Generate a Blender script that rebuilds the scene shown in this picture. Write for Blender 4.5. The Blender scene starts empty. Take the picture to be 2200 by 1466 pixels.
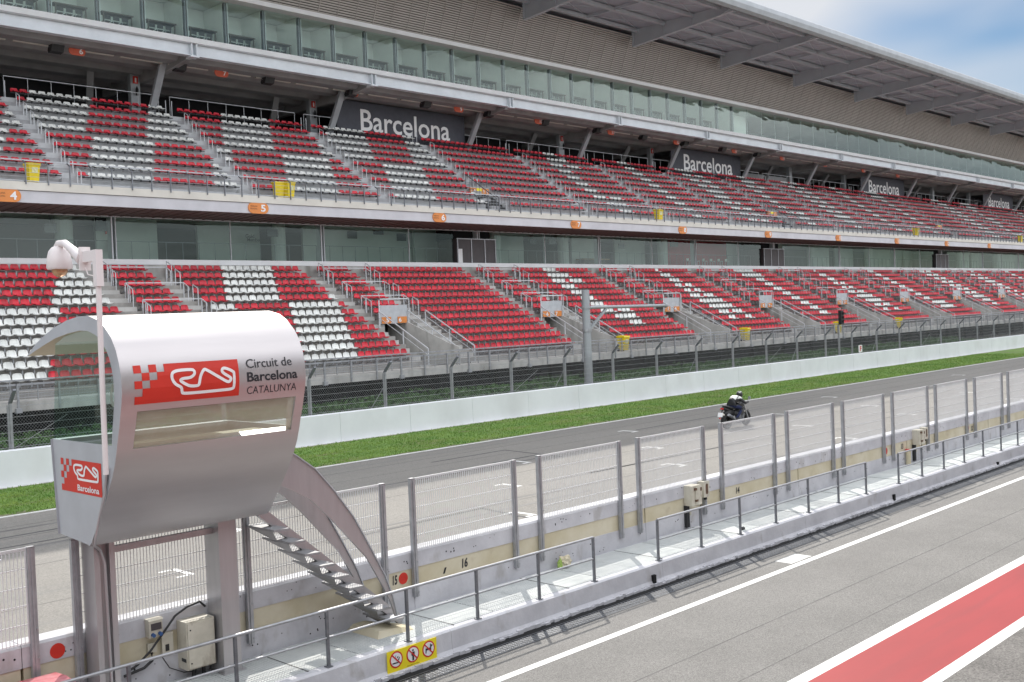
import bpy, bmesh, math, random
import numpy as np
from mathutils import Vector, Matrix
random.seed(7); rng = np.random.default_rng(7)
S = bpy.context.scene
H = 5.72            # camera height over the pit lane; coordinates below are relative to the camera, z gets +H
SC = 1.13           # scale of the grandstand coordinates
R = math.radians
# ------------------------------------------------------------------ camera
cd = bpy.data.cameras.new('camera'); cam = bpy.data.objects.new('camera', cd)
S.collection.objects.link(cam); S.camera = cam
RM = np.array([[0.69696182, -0.04469307, 0.71571416], [-0.71599417, 0.01224136, 0.69799892], [-0.03995703, -0.99892576, -0.02346821]])
m = Matrix.Identity(4)
for i in range(3):
    m[i][0] = RM[i][0]; m[i][1] = -RM[i][1]; m[i][2] = -RM[i][2]
m[2][3] = H
cam.matrix_world = m
cd.sensor_width = 36; cd.lens = 2290 / 2200 * 36; cd.clip_start = .1; cd.clip_end = 3000
# ------------------------------------------------------------------ world, sun, exposure
W = bpy.data.worlds.new('World'); S.world = W; W.use_nodes = True
nt = W.node_tree; nt.nodes.clear()
N = nt.nodes.new; L = nt.links.new
out = N('ShaderNodeOutputWorld'); bg = N('ShaderNodeBackground'); sky = N('ShaderNodeTexSky')
sky.sky_type = 'NISHITA'; sky.sun_disc = False; sky.sun_elevation = R(45.5); sky.sun_rotation = R(38.9)
sky.air_density = 1.2; sky.dust_density = .15
bg.inputs['Strength'].default_value = .12
tc = N('ShaderNodeTexCoord'); mp = N('ShaderNodeMapping'); mp.inputs['Scale'].default_value = (1.0, 1.0, 2.6)
mp.inputs['Location'].default_value = (-14.4786, -3.0308, 1.3965)
nz = N('ShaderNodeTexNoise'); nz.inputs['Scale'].default_value = 2.4; nz.inputs['Detail'].default_value = 3.5; nz.inputs['Roughness'].default_value = .5
cr = N('ShaderNodeValToRGB'); cr.color_ramp.elements[0].position = .33; cr.color_ramp.elements[1].position = .57
mx = N('ShaderNodeMix'); mx.data_type = 'RGBA'; 
sx = N('ShaderNodeSeparateXYZ'); ce = N('ShaderNodeValToRGB'); L(tc.outputs['Generated'], sx.inputs[0]); 
my = N('ShaderNodeMath'); my.operation = 'MULTIPLY_ADD'; my.inputs[1].default_value = -.75; L(sx.outputs[1], my.inputs[0]); L(sx.outputs[2], my.inputs[2]); L(my.outputs[0], ce.inputs[0])
ce.color_ramp.elements[0].position = .25; ce.color_ramp.elements[0].color = (.30, .305, .315, 1); ce.color_ramp.elements[1].position = .62; ce.color_ramp.elements[1].color = (1, 1, 1, 1)
cs = N('ShaderNodeMix'); cs.data_type = 'RGBA'; cs.blend_type = 'MULTIPLY'; cs.inputs[0].default_value = 1; cs.inputs[7].default_value = (15.5, 15.8, 16.3, 1)
L(ce.outputs[0], cs.inputs[6]); L(cs.outputs[2], mx.inputs[7])
L(tc.outputs['Generated'], mp.inputs['Vector']); L(mp.outputs[0], nz.inputs['Vector']); L(nz.outputs[0], cr.inputs[0])
L(cr.outputs[0], mx.inputs[0]); tn = N('ShaderNodeMix'); tn.data_type = 'RGBA'; tn.blend_type = 'MULTIPLY'; tn.inputs[0].default_value = 1; tn.inputs[7].default_value = (.38, .44, .51, 1); L(sky.outputs[0], tn.inputs[6]); L(tn.outputs[2], mx.inputs[6]); L(mx.outputs[2], bg.inputs['Color']); L(bg.outputs[0], out.inputs['Surface'])
sl = bpy.data.lights.new('sun', 'SUN'); sl.energy = 3.2; sl.angle = R(.6); sl.color = (1, .95, .87)
so = bpy.data.objects.new('sun', sl); S.collection.objects.link(so)
el = R(45.5); sd = Vector((.63 * math.cos(el), .777 * math.cos(el), math.sin(el)))
so.rotation_euler = sd.to_track_quat('Z', 'Y').to_euler(); so.location = (0, 0, 80)
S.view_settings.view_transform = 'Standard'; S.view_settings.look = 'None'; S.view_settings.gamma = 1
S.view_settings.exposure = 0.44
S.cycles.max_bounces = 8; S.cycles.transparent_max_bounces = 16; S.cycles.caustics_reflective = False; S.cycles.caustics_refractive = False
S.cycles.use_denoising = True; S.cycles.sample_clamp_indirect = 6

# ------------------------------------------------------------------ materials
def s2l(c):
    return tuple(((v / 255) / 12.92 if v / 255 <= .04045 else ((v / 255 + .055) / 1.055) ** 2.4) for v in c)
MATS = {}
def mat(name, col, rough=.7, metal=0, var=.12, scale=1.5, bump=0, bscale=40, col2=None, detail=5, stretch=None, spec=None, coord='Object', lo=.35, hi=.65, emit=0):
    M = bpy.data.materials.new(name); M.use_nodes = True; t = M.node_tree; b = t.nodes['Principled BSDF']
    b.inputs['Roughness'].default_value = rough; b.inputs['Metallic'].default_value = metal
    if spec is not None: b.inputs['Specular IOR Level'].default_value = spec
    a = t.nodes.new('ShaderNodeTexCoord'); mpp = t.nodes.new('ShaderNodeMapping'); t.links.new(a.outputs[coord], mpp.inputs[0])
    if stretch: mpp.inputs['Scale'].default_value = stretch
    n = t.nodes.new('ShaderNodeTexNoise'); n.inputs['Scale'].default_value = scale; n.inputs['Detail'].default_value = detail; n.inputs['Roughness'].default_value = .62
    t.links.new(mpp.outputs[0], n.inputs['Vector'])
    r = t.nodes.new('ShaderNodeValToRGB'); r.color_ramp.elements[0].position = lo; r.color_ramp.elements[1].position = hi
    c2 = col2 if col2 else tuple(v * (1 - var) for v in col); c1 = col if col2 else tuple(min(1, v * (1 + var * .6)) for v in col)
    r.color_ramp.elements[0].color = (*c2, 1); r.color_ramp.elements[1].color = (*c1, 1)
    t.links.new(n.outputs[0], r.inputs[0]); t.links.new(r.outputs[0], b.inputs['Base Color'])
    if bump:
        n2 = t.nodes.new('ShaderNodeTexNoise'); n2.inputs['Scale'].default_value = bscale; n2.inputs['Detail'].default_value = 4
        t.links.new(a.outputs[coord], n2.inputs['Vector'])
        bp = t.nodes.new('ShaderNodeBump'); bp.inputs['Strength'].default_value = bump; bp.inputs['Distance'].default_value = .02
        t.links.new(n2.outputs[0], bp.inputs['Height']); t.links.new(bp.outputs[0], b.inputs['Normal'])
    if emit:
        b.inputs['Emission Color'].default_value = (*col, 1); b.inputs['Emission Strength'].default_value = emit
    MATS[name] = M
    return M
def speckle(M, scale, amount, col):
    """fine aggregate speckle multiplied over the base colour"""
    t = M.node_tree; b = t.nodes['Principled BSDF']; src = b.inputs['Base Color'].links[0].from_socket
    a = t.nodes.new('ShaderNodeTexCoord'); v = t.nodes.new('ShaderNodeTexVoronoi'); v.inputs['Scale'].default_value = scale
    t.links.new(a.outputs['Object'], v.inputs['Vector'])
    sp = t.nodes.new('ShaderNodeSeparateColor'); t.links.new(v.outputs['Color'], sp.inputs[0])
    r = t.nodes.new('ShaderNodeValToRGB'); r.color_ramp.elements[0].position = 0; r.color_ramp.elements[1].position = 1
    r.color_ramp.elements[0].color = (1 - amount, 1 - amount, 1 - amount, 1); r.color_ramp.elements[1].color = (1 + amount, 1 + amount, 1 + amount, 1)
    t.links.new(sp.outputs[0], r.inputs[0])
    x = t.nodes.new('ShaderNodeMix'); x.data_type = 'RGBA'; x.blend_type = 'MULTIPLY'; x.inputs[0].default_value = 1
    t.links.new(src, x.inputs[6]); t.links.new(r.outputs[0], x.inputs[7]); t.links.new(x.outputs[2], b.inputs['Base Color'])
def streaks(M, scale, stretch, col, lo=.55, hi=.75, fac=.6):
    """dirt runs and rubber lines laid over the base colour"""
    t = M.node_tree; b = t.nodes['Principled BSDF']; src = b.inputs['Base Color'].links[0].from_socket
    a = t.nodes.new('ShaderNodeTexCoord'); mpp = t.nodes.new('ShaderNodeMapping'); mpp.inputs['Scale'].default_value = stretch
    t.links.new(a.outputs['Object'], mpp.inputs[0]); n = t.nodes.new('ShaderNodeTexNoise'); n.inputs['Scale'].default_value = scale; n.inputs['Detail'].default_value = 6
    t.links.new(mpp.outputs[0], n.inputs['Vector'])
    r = t.nodes.new('ShaderNodeMapRange'); r.inputs[1].default_value = lo; r.inputs[2].default_value = hi; r.inputs[4].default_value = fac
    t.links.new(n.outputs[0], r.inputs[0])
    x = t.nodes.new('ShaderNodeMix'); x.data_type = 'RGBA'; x.inputs[7].default_value = (*col, 1)
    t.links.new(r.outputs[0], x.inputs[0]); t.links.new(src, x.inputs[6]); t.links.new(x.outputs[2], b.inputs['Base Color'])
def glass(name, tint, refl=.25, rough=.02, wave=.25, wscale=.5):
    M = bpy.data.materials.new(name); M.use_nodes = True; t = M.node_tree; t.nodes.clear()
    o = t.nodes.new('ShaderNodeOutputMaterial'); g = t.nodes.new('ShaderNodeBsdfGlossy'); tr = t.nodes.new('ShaderNodeBsdfTransparent'); mi = t.nodes.new('ShaderNodeMixShader')
    fr = t.nodes.new('ShaderNodeLayerWeight'); fr.inputs[0].default_value = .5; pw = t.nodes.new('ShaderNodeMath'); pw.operation = 'POWER'; pw.inputs[1].default_value = 4.0; t.links.new(fr.outputs['Facing'], pw.inputs[0])
    ma = t.nodes.new('ShaderNodeMath'); ma.operation = 'ADD'; ma.inputs[1].default_value = refl; ma.use_clamp = True
    tr.inputs[0].default_value = (*tint, 1); g.inputs['Color'].default_value = (.85, .95, .92, 1); g.inputs['Roughness'].default_value = rough
    a = t.nodes.new('ShaderNodeTexCoord'); mpp = t.nodes.new('ShaderNodeMapping'); mpp.inputs['Scale'].default_value = (1, 1, 2.5)
    n = t.nodes.new('ShaderNodeTexNoise'); n.inputs['Scale'].default_value = wscale; n.inputs['Detail'].default_value = 1
    bp = t.nodes.new('ShaderNodeBump'); bp.inputs['Strength'].default_value = wave; bp.inputs['Distance'].default_value = .05
    t.links.new(a.outputs['Object'], mpp.inputs[0]); t.links.new(mpp.outputs[0], n.inputs['Vector']); t.links.new(n.outputs[0], bp.inputs['Height'])
    t.links.new(bp.outputs[0], g.inputs['Normal']); t.links.new(pw.outputs[0], ma.inputs[0]); t.links.new(ma.outputs[0], mi.inputs[0])
    t.links.new(tr.outputs[0], mi.inputs[1]); t.links.new(g.outputs[0], mi.inputs[2]); t.links.new(mi.outputs[0], o.inputs[0])
    MATS[name] = M; return M
G = lambda v: (v, v, v)
mat('track_asphalt', (.22, .208, .19), .85, var=.10, scale=.25, bump=.5, bscale=60, stretch=(.15, 1, 1)); speckle(MATS['track_asphalt'], 38, .20, None)
streaks(MATS['track_asphalt'], .9, (.03, 1.6, 1), (.15, .15, .15), .52, .74, .5)
mat('pit_asphalt', (.195, .188, .178), .85, var=.10, scale=.5, bump=.6, bscale=90); speckle(MATS['pit_asphalt'], 75, .34, None)
streaks(MATS['pit_asphalt'], .8, (.05, 1.3, 1), (.17, .16, .155), .5, .8, .4)
mat('dark_asphalt', (.17, .16, .15), .9, var=.2, scale=1.2, bump=.6, bscale=90); speckle(MATS['dark_asphalt'], 42, .35, None)
mat('white_paint', (.74, .74, .72), .6, var=.08, scale=3); streaks(MATS['white_paint'], 3, (1, 2, 1), (.45, .44, .43), .55, .72, .6)
mat('worn_paint', (.62, .62, .60), .7, var=.3, scale=6)
mat('red_paint', (.31, .022, .024), .6, var=.10, scale=.9, stretch=(.3, 1, 1)); streaks(MATS['red_paint'], 1.2, (.12, 2.2, 1), (.24, .022, .025), .56, .70, .6)
mat('scuff', (.10, .095, .09), .8, scale=6); MATS['scuff'].node_tree.nodes['Principled BSDF'].inputs['Alpha'].default_value = .28; mat('seam', (.12, .115, .11), .8, var=.3, scale=3); mat('tyre_mark', (.15, .145, .14), .75, var=.35, scale=2, stretch=(.3, 3, 1)); mat('black_mark', (.09, .09, .09), .8, var=.3, scale=4)
mat('lawn', (.17, .28, .06), .95, scale=.9, col2=(.11, .20, .04), bump=1, bscale=25); streaks(MATS['lawn'], 1.1, (.35, 1, 1), (.17, .15, .07), .5, .68, .7)
mat('blade', (.24, .34, .07), .8, scale=.6, col2=(.10, .22, .035), coord='Object')
mat('dry_soil', (.24, .21, .15), .95, scale=3, col2=(.13, .15, .07)); mat('leaf', (.08, .17, .04), .7, scale=1.5, col2=(.03, .075, .02))
mat('earth', (.06, .055, .04), .95, var=.3)
mat('riser', (.40, .385, .36), .9, scale=1.2, col2=(.27, .26, .245)); mat('lower_step', (.55, .54, .52), .9, scale=1.2, col2=(.45, .44, .42)); mat('concrete', (.56, .55, .52), .85, scale=.8, col2=(.42, .41, .39), bump=.3, bscale=18); streaks(MATS['concrete'], 1.1, (1.2, 1.2, .25), (.17, .16, .14), .52, .72, .65)  # lower row fronts toned darker than the treads, shade put into the colour
mat('pale_concrete', (.70, .71, .71), .8, scale=.7, col2=(.58, .59, .60)); streaks(MATS['pale_concrete'], 1.6, (1.5, 1.5, .4), (.36, .36, .35), .55, .75, .5)
mat('coping', (.66, .63, .57), .7, var=.08, scale=.8)
mat('fascia_panel', (.58, .57, .60), .55, var=.10, scale=.5)
mat('white_wall', (.60, .60, .63), .75, scale=1.4, col2=(.48, .48, .51), bump=.25, bscale=14); streaks(MATS['white_wall'], 2.4, (1.4, 1.4, .7), (.32, .30, .28), .60, .72, .5)
mat('cream_wall', (.64, .59, .46), .75, scale=1.2, col2=(.54, .48, .33)); streaks(MATS['cream_wall'], 2, (.8, 1, 1), (.35, .28, .18), .62, .75, .5)
mat('barrier_white', (.80, .815, .84), .6, scale=.5, col2=(.73, .745, .77)); streaks(MATS['barrier_white'], .9, (.5, 1, .3), (.60, .60, .60), .52, .75, .5)
mat('walk_grate', (.60, .62, .60), .7, scale=2, col2=(.48, .51, .50))
mat('dark', (.02, .02, .022), .9, var=.3); mat('void_shade', (.008, .008, .009), 1, var=.1)  # last colour serves real openings and painted deep shade alike
mat('grate_dark', (.09, .09, .09), .7, var=.3, scale=5)
mat('faded_red', (.62, .26, .28), .3, scale=5, col2=(.50, .10, .12)); mat('hi_vis_cloth', (.35, .50, .12), .7); mat('galv', (.42, .43, .45), .42, .55, var=.15, scale=6); mat('dark_steel', (.20, .21, .23), .45, .5, var=.2, scale=8)
mat('bright_white', (.86, .87, .88), .5, var=.06, scale=.6); mat('bright_wire', (.72, .73, .74), .5, .1, var=.05); mat('tread_steel', (.34, .34, .35), .5, .3, var=.15, scale=5); mat('pale_riser', (.50, .51, .52), .85, var=.12); mat('step_riser', (.36, .36, .37), .85, var=.15); mat('white_steel', (.62, .64, .66), .45, .1, var=.08); mat('grey_steel', (.38, .40, .42), .5, .2, var=.1, scale=.8)  # upper row and step fronts darkened so steps read, shade in the colour
mat('light_beam', (.76, .80, .84), .45, .1, var=.08, scale=.7); mat('roof_under', (.50, .53, .60), .6, .1, var=.06, scale=.2)
mat('roof_steel', (.60, .64, .69), .5, .2, var=.06, scale=.5); mat('deck_steel', (.36, .36, .36), .6, .2, var=.18, scale=.6)
mat('louvre', (.52, .49, .46), .5, .25, var=.07, scale=.6); mat('louvre_back', (.10, .09, .08), .8, var=.1)
mat('soffit_brown', (.19, .14, .13), .7, var=.25, scale=2, stretch=(3, .2, 1)); mat('door_brown', (.065, .055, .058), .5, var=.15)
mat('red_plastic', s2l((208, 40, 58)), .38, scale=1.6, col2=s2l((178, 24, 44)), coord='Object', lo=.3, hi=.7)
mat('white_plastic', (.80, .80, .76), .4, scale=1.2, col2=(.64, .65, .63))
mat('black', (.02, .02, .022), .45, var=.2); mat('rubber', (.025, .025, .025), .8, var=.2)
mat('yellow_bin', (.86, .66, .02), .45, var=.12, scale=2); mat('bin_print', (.80, .78, .45), .6, var=.3, scale=14)
mat('orange', (.72, .25, .06), .5, var=.08); mat('red_sign', (.60, .03, .015), .5, var=.06); mat('sign_red', (.60, .02, .02), .45, var=.05)
mat('orange_red', (.62, .11, .05), .5, var=.1)
mat('letter_white', (.82, .82, .82), .5, var=.03); mat('letter_black', (.02, .02, .025), .5, var=.05)
mat('banner', (.055, .058, .075), .6, var=.15, scale=1.3)
mat('cabin_metal', (.54, .51, .51), .34, .76, var=.05, scale=1.2, stretch=(.4, 3, 3)); streaks(MATS['cabin_metal'], 2.5, (.25, 6, .6), (.52, .5, .5), .5, .8, .25)
mat('cabin_end', (.50, .52, .55), .5, .35, var=.06, scale=2); mat('cabin_lining', (.62, .56, .42), .6, var=.06)
mat('steel_leg', (.48, .47, .48), .38, .6, var=.06, scale=3, stretch=(3, 3, .3))
mat('camera_white', (.78, .73, .72), .4, var=.03); mat('dome', (.55, .33, .18), .1, .3, var=.1)
mat('panel_grey', (.50, .52, .54), .6, var=.12, scale=2); mat('beige_box', (.62, .59, .50), .5, scale=3, col2=(.50, .47, .39)); streaks(MATS['beige_box'], 5, (1, 1, .5), (.22, .17, .12), .56, .68, .6); mat('rust', (.14, .08, .05), .9, var=.4, scale=8); mat('blue_plug', (.03, .09, .25), .4)
mat('sign_yellow', (.85, .70, .02), .45, var=.03)
mat('room_wall', (.82, .83, .80), .8, var=.06, scale=.5); mat('pit_house', (.40, .41, .42), .8, var=.1, scale=.2); mat('hall_wall', (.62, .66, .62), .8, var=.08, scale=.4); mat('room_dark', (.09, .10, .10), .8, var=.1, scale=.4); mat('room_floor', (.30, .29, .26), .7); mat('room_red', (.45, .03, .05), .7)
mat('room_ceiling', (.8, .8, .78), .8, var=.05); mat('furniture', (.10, .085, .07), .6); mat('wood', (.32, .22, .12), .5)
mat('hi_vis', (.55, .85, .05), .6); mat('jeans', (.012, .02, .07), .8, var=.2, scale=10); mat('leather', (.02, .02, .022), .5)
mat('glow_screen', (.03, .03, .035), .2)
glass('box_glass', (.86, .97, .93), .06, wave=.35, wscale=.35); glass('hall_glass', (.70, .80, .77), .045, wave=.28, wscale=.25); glass('cabin_glass', (.80, .90, .87), .05, wave=0); mat('cabin_pane', (.72, .66, .50), .25, scale=2, col2=(.60, .53, .38)); MATS['cabin_pane'].node_tree.nodes['Principled BSDF'].inputs['Alpha'].default_value = .5
glass('dome_glass', (.80, .5, .3), .1, wave=0)

for nm, am in (('red_plastic', .22), ('white_plastic', .14)):
    t_ = MATS[nm].node_tree; b_ = t_.nodes['Principled BSDF']; src = b_.inputs['Base Color'].links[0].from_socket
    gm = t_.nodes.new('ShaderNodeNewGeometry'); vo = t_.nodes.new('ShaderNodeTexWhiteNoise'); dv = t_.nodes.new('ShaderNodeVectorMath'); dv.operation = 'SNAP'; dv.inputs[1].default_value = (.53, 1.0, .6)
    t_.links.new(gm.outputs['Position'], dv.inputs[0]); t_.links.new(dv.outputs[0], vo.inputs[0])
    rg = t_.nodes.new('ShaderNodeMapRange'); rg.inputs[3].default_value = 1 - am; rg.inputs[4].default_value = 1 + am; t_.links.new(vo.outputs[0], rg.inputs[0])
    xm_ = t_.nodes.new('ShaderNodeMix'); xm_.data_type = 'RGBA'; xm_.blend_type = 'MULTIPLY'; xm_.inputs[0].default_value = 1
    t_.links.new(src, xm_.inputs[6]); t_.links.new(rg.outputs[0], xm_.inputs[7]); t_.links.new(xm_.outputs[2], b_.inputs['Base Color'])
# ------------------------------------------------------------------ mesh builder
def U(p): return (p[0] * SC, p[1] * SC, p[2] * SC + H)      # grandstand coordinates
def K(p): return (p[0], p[1], p[2] + H)                     # near coordinates
def I(p): return (p[0], p[1], p[2])
def tag(o, label=None, cat=None, group=None, kind=None):
    if label: o['label'] = label
    if cat: o['category'] = cat
    if group: o['group'] = group
    if kind: o['kind'] = kind
    return o
def root(name, loc, label, cat, group=None, rz=0):
    o = bpy.data.objects.new(name, None); S.collection.objects.link(o); o.location = loc; o.rotation_euler = (0, 0, rz); o.empty_display_size = .2
    return tag(o, label, cat, group)
class MB:
    def __init__(s, f=K): s.v = []; s.f = []; s.mi = []; s.fn = f; s.sm = []
    def add(s, vs, fs, mi=0, smooth=False):
        b = len(s.v); s.v += [s.fn(p) for p in vs]; s.f += [tuple(b + i for i in q) for q in fs]; s.mi += [mi] * len(fs); s.sm += [smooth] * len(fs)
    def box(s, x0, x1, y0, y1, z0, z1, mi=0):
        s.add([(x, y, z) for x in (x0, x1) for y in (y0, y1) for z in (z0, z1)], [(0, 1, 3, 2), (4, 6, 7, 5), (0, 4, 5, 1), (2, 3, 7, 6), (0, 2, 6, 4), (1, 5, 7, 3)], mi)
    def bar(s, a, b, w, h=None, mi=0, up=(0, 0, 1)):
        h = h or w; a = Vector(a); b = Vector(b); d = (b - a)
        if d.length < 1e-6: return
        d.normalize(); u = Vector(up)
        if abs(d.dot(u)) > .98: u = Vector((1, 0, 0))
        r = d.cross(u).normalized(); u = r.cross(d).normalized(); r = r * w / 2; u = u * h / 2
        s.add([tuple(p + i * r + j * u) for p in (a, b) for i, j in ((-1, -1), (1, -1), (1, 1), (-1, 1))], [(3, 2, 1, 0), (4, 5, 6, 7), (0, 1, 5, 4), (1, 2, 6, 5), (2, 3, 7, 6), (3, 0, 4, 7)], mi)
    def tube(s, pts, r, n=8, mi=0, caps=True):
        pts = [Vector(p) for p in pts]; rs = r if isinstance(r, (list, tuple)) else [r] * len(pts); rings = []
        for i, p in enumerate(pts):
            d = (pts[min(i + 1, len(pts) - 1)] - pts[max(i - 1, 0)]).normalized(); u = Vector((0, 0, 1)) if abs(d.z) < .95 else Vector((1, 0, 0))
            a = d.cross(u).normalized(); c = a.cross(d).normalized(); rings.append([tuple(p + rs[i] * (math.cos(t) * a + math.sin(t) * c)) for t in [2 * math.pi * k / n for k in range(n)]])
        vs = [v for q in rings for v in q]; fs = []
        for i in range(len(pts) - 1):
            for k in range(n): fs.append((i * n + k, i * n + (k + 1) % n, (i + 1) * n + (k + 1) % n, (i + 1) * n + k))
        s.add(vs, fs, mi, True)
        if caps: s.add(rings[0], [tuple(range(n))[::-1]], mi); s.add(rings[-1], [tuple(range(n))], mi)
    def prism(s, poly, a, b, axis='x', mi=0):
        n = len(poly)
        mk = {'x': lambda t, u, v: (t, u, v), 'y': lambda t, u, v: (u, t, v), 'z': lambda t, u, v: (u, v, t)}[axis]
        s.add([mk(a, *p) for p in poly] + [mk(b, *p) for p in poly], [tuple(range(n))[::-1], tuple(range(n, 2 * n))] + [(i, (i + 1) % n, n + (i + 1) % n, n + i) for i in range(n)], mi)
    def quad(s, *p, mi=0): s.add(list(p), [tuple(range(len(p)))], mi)
    def disc(s, c, r, axis='y', n=24, t=.01, mi=0):
        poly = [(r * math.cos(2 * math.pi * k / n), r * math.sin(2 * math.pi * k / n)) for k in range(n)]
        if axis == 'y': s.prism([(c[0] + u, c[2] + v) for u, v in poly], c[1], c[1] - t, 'y', mi)
        elif axis == 'x': s.prism([(c[1] + u, c[2] + v) for u, v in poly], c[0], c[0] - t, 'x', mi)
        else: s.prism([(c[0] + u, c[1] + v) for u, v in poly], c[2], c[2] + t, 'z', mi)
    def build(s, name, ms, parent=None, label=None, cat=None, group=None, kind=None, fix=True):
        v = np.array(s.v, float)
        if parent is not None:
            pm = parent.matrix_basis.copy() if parent.parent is None else parent.parent.matrix_basis @ parent.matrix_basis
            org = np.array(pm.translation)
        else:
            lo, hi = v.min(0), v.max(0); org = np.array([(lo[0] + hi[0]) / 2, (lo[1] + hi[1]) / 2, lo[2]])
            if kind: org = np.zeros(3)
        me = bpy.data.meshes.new(name); me.from_pydata([tuple(p) for p in v - org], [], s.f)
        for q in (ms if isinstance(ms, (list, tuple)) else [ms]): me.materials.append(MATS[q])
        me.polygons.foreach_set('material_index', s.mi); me.polygons.foreach_set('use_smooth', s.sm)
        if fix and len(s.f) < 60000:
            bm = bmesh.new(); bm.from_mesh(me); bmesh.ops.recalc_face_normals(bm, faces=bm.faces); bm.to_mesh(me); bm.free()
        me.update(); o = bpy.data.objects.new(name, me); S.collection.objects.link(o)
        if parent is not None: o.parent = parent
        else: o.location = org
        return tag(o, label, cat, group, kind)
FONT_CACHE = {}
def text_geo(s, bold=0.0, shear=0):
    k = (s, bold, shear)
    if k in FONT_CACHE: return FONT_CACHE[k]
    c = bpy.data.curves.new('t', 'FONT'); c.body = s; c.size = 1; c.offset = bold; c.resolution_u = 3; c.shear = shear
    o = bpy.data.objects.new('t', c); S.collection.objects.link(o); bpy.context.view_layer.update()
    me = bpy.data.meshes.new_from_object(o.evaluated_get(bpy.context.evaluated_depsgraph_get()))
    v = np.array([tuple(q.co)[:2] for q in me.vertices]); f = [tuple(p.vertices) for p in me.polygons]
    bpy.data.objects.remove(o); bpy.data.curves.remove(c); bpy.data.meshes.remove(me)
    v -= v.min(0); FONT_CACHE[k] = (v, f); return v, f
def text(b, s, fn, w, h, mi=0, bold=0.0, shear=0):
    """letters scaled to w x h, placed through fn(u, v)"""
    v, f = text_geo(s, bold, shear); mxv = v.max(0)
    b.add([fn(p[0] / mxv[0] * w, p[1] / mxv[1] * h) for p in v], f, mi)
ORD = 'zeroth first second third fourth fifth sixth seventh eighth ninth tenth eleventh twelfth thirteenth fourteenth fifteenth sixteenth seventeenth eighteenth nineteenth twentieth twenty-first twenty-second twenty-third twenty-fourth twenty-fifth twenty-sixth'.split()

XL, XR = 2.0, 212.0      # extent of the stand along the track (stand coordinates)
BAY = 13.27
# ================================================================== SETTING: ground
b = MB(); b.add([(-400, -260, -6.1), (1500, -260, -6.1), (1500, 600, -6.1), (-400, 600, -6.1)], [(0, 1, 2, 3)]); b.build('ground', 'earth', kind='structure')
b = MB(); b.box(-80, 420, -30, 15.2, -6.0, -5.72); b.build('pit_lane', 'pit_asphalt', kind='structure')
b = MB(); b.box(-80, 420, 15.2, 32.0, -5.9, -5.2); b.build('race_track', 'track_asphalt', kind='structure')
b = MB(); b.box(-80, 420, 32.0, 37.95, -5.9, -5.19)
b.build('grass_verge', 'lawn', kind='structure')
b = MB(); rw = random.Random(4)
for i in range(420):
    x = -20 + i * .5; d = rw.uniform(.04, .34) * (1 + .5 * math.sin(i * .13)); b.box(x, x + .5, 32.0, 32.0 + d, -5.2, -5.183)
for i in range(260):
    x = -20 + i * .8; d = rw.uniform(.02, .22); b.box(x, x + .8, 37.75 - d, 37.76, -5.2, -5.183)
b.build('worn_soil', 'dry_soil', kind='structure')
b = MB()
b.box(-80, 420, 11.86, 12.02, -5.73, -5.716)                 # pit lane line near the wall
b.box(-80, 420, 8.13, 8.37, -5.73, -5.716); b.box(-80, 420, 6.58, 6.80, -5.73, -5.716); b.box(-80, 420, 6.80, 8.13, -5.73, -5.715, mi=1)
b.box(20.95, 21.85, 12.08, 12.5, -5.73, -5.717, mi=2)
b.box(-80, 420, -12, 6.58, -5.73, -5.717, mi=3); b.box(-80, 420, .1, 4.6, -5.717, -5.712, mi=1)  # last box: unseen red strip added toward the camera for pink bounce
b.box(-80, 420, 31.86, 32.03, -5.21, -5.185)                 # track edge line
b.box(-80, 420, 37.75, 37.97, -5.2, -5.17, mi=2)
def bracket(x, y):
    b.box(x - .13, x, y - .42, y + .42, -5.21, -5.196)
    b.box(x - .42, x - .09, y + .33, y + .42, -5.21, -5.196); b.box(x - .42, x - .09, y - .42, y - .33, -5.21, -5.196)
for k in range(-1, 9):
    for (x, y) in ((11.28, 21.07), (20.15, 19.4), (23.34, 22.98), (32.6, 24.4), (27.3, 26.3), (36.6, 28.7)):
        bracket(x + 18.04 * k, y)
for (x0, y0, x1, y1) in ((25.5, 29.2, 29.3, 29.2), (29.3, 29.2, 28.9, 25.9), (26.4, 27.0, 28.9, 27.1), (14.8, 20.8, 20.0, 20.9), (20.0, 20.9, 19.6, 18.2), (3, 28.6, 12.5, 28.7), (2, 27.2, 11.5, 27.3), (37.0, 28.7, 44, 28.8), (44, 28.8, 43.6, 26.6), (12, 17.6, 17, 17.7)):
    b.bar((x0, y0, -5.2), (x1, y1, -5.2), .10, .009, mi=4)
for (y, w) in ((17.3, .03), (20.95, .02), (24.6, .03), (28.4, .02), (30.1, .03)): b.bar((-60, y, -5.199), (400, y + .02, -5.199), w, .003, mi=5)
for (y, w) in ((10.2, .02), (8.95, .015)): b.bar((-60, y, -5.7195), (400, y, -5.7195), w, .003, mi=5)
for i in range(26):
    x = random.uniform(5, 80); y = random.uniform(17, 31); l = random.uniform(3, 14); b.bar((x, y, -5.199), (x + l, y + random.uniform(-.25, .25), -5.199), random.uniform(.08, .2), .003, mi=6)
for i in range(0):
    x = random.uniform(4, 60); y = random.uniform(7, 11.5); l = random.uniform(3, 9); b.bar((x, y, -5.712), (x + l, y + random.uniform(-.5, .3), -5.712), random.uniform(.05, .13), .002, mi=7)
b.build('road_markings', ['white_paint', 'red_paint', 'worn_paint', 'dark_asphalt', 'black_mark', 'seam', 'tyre_mark', 'scuff'], kind='structure')
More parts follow.
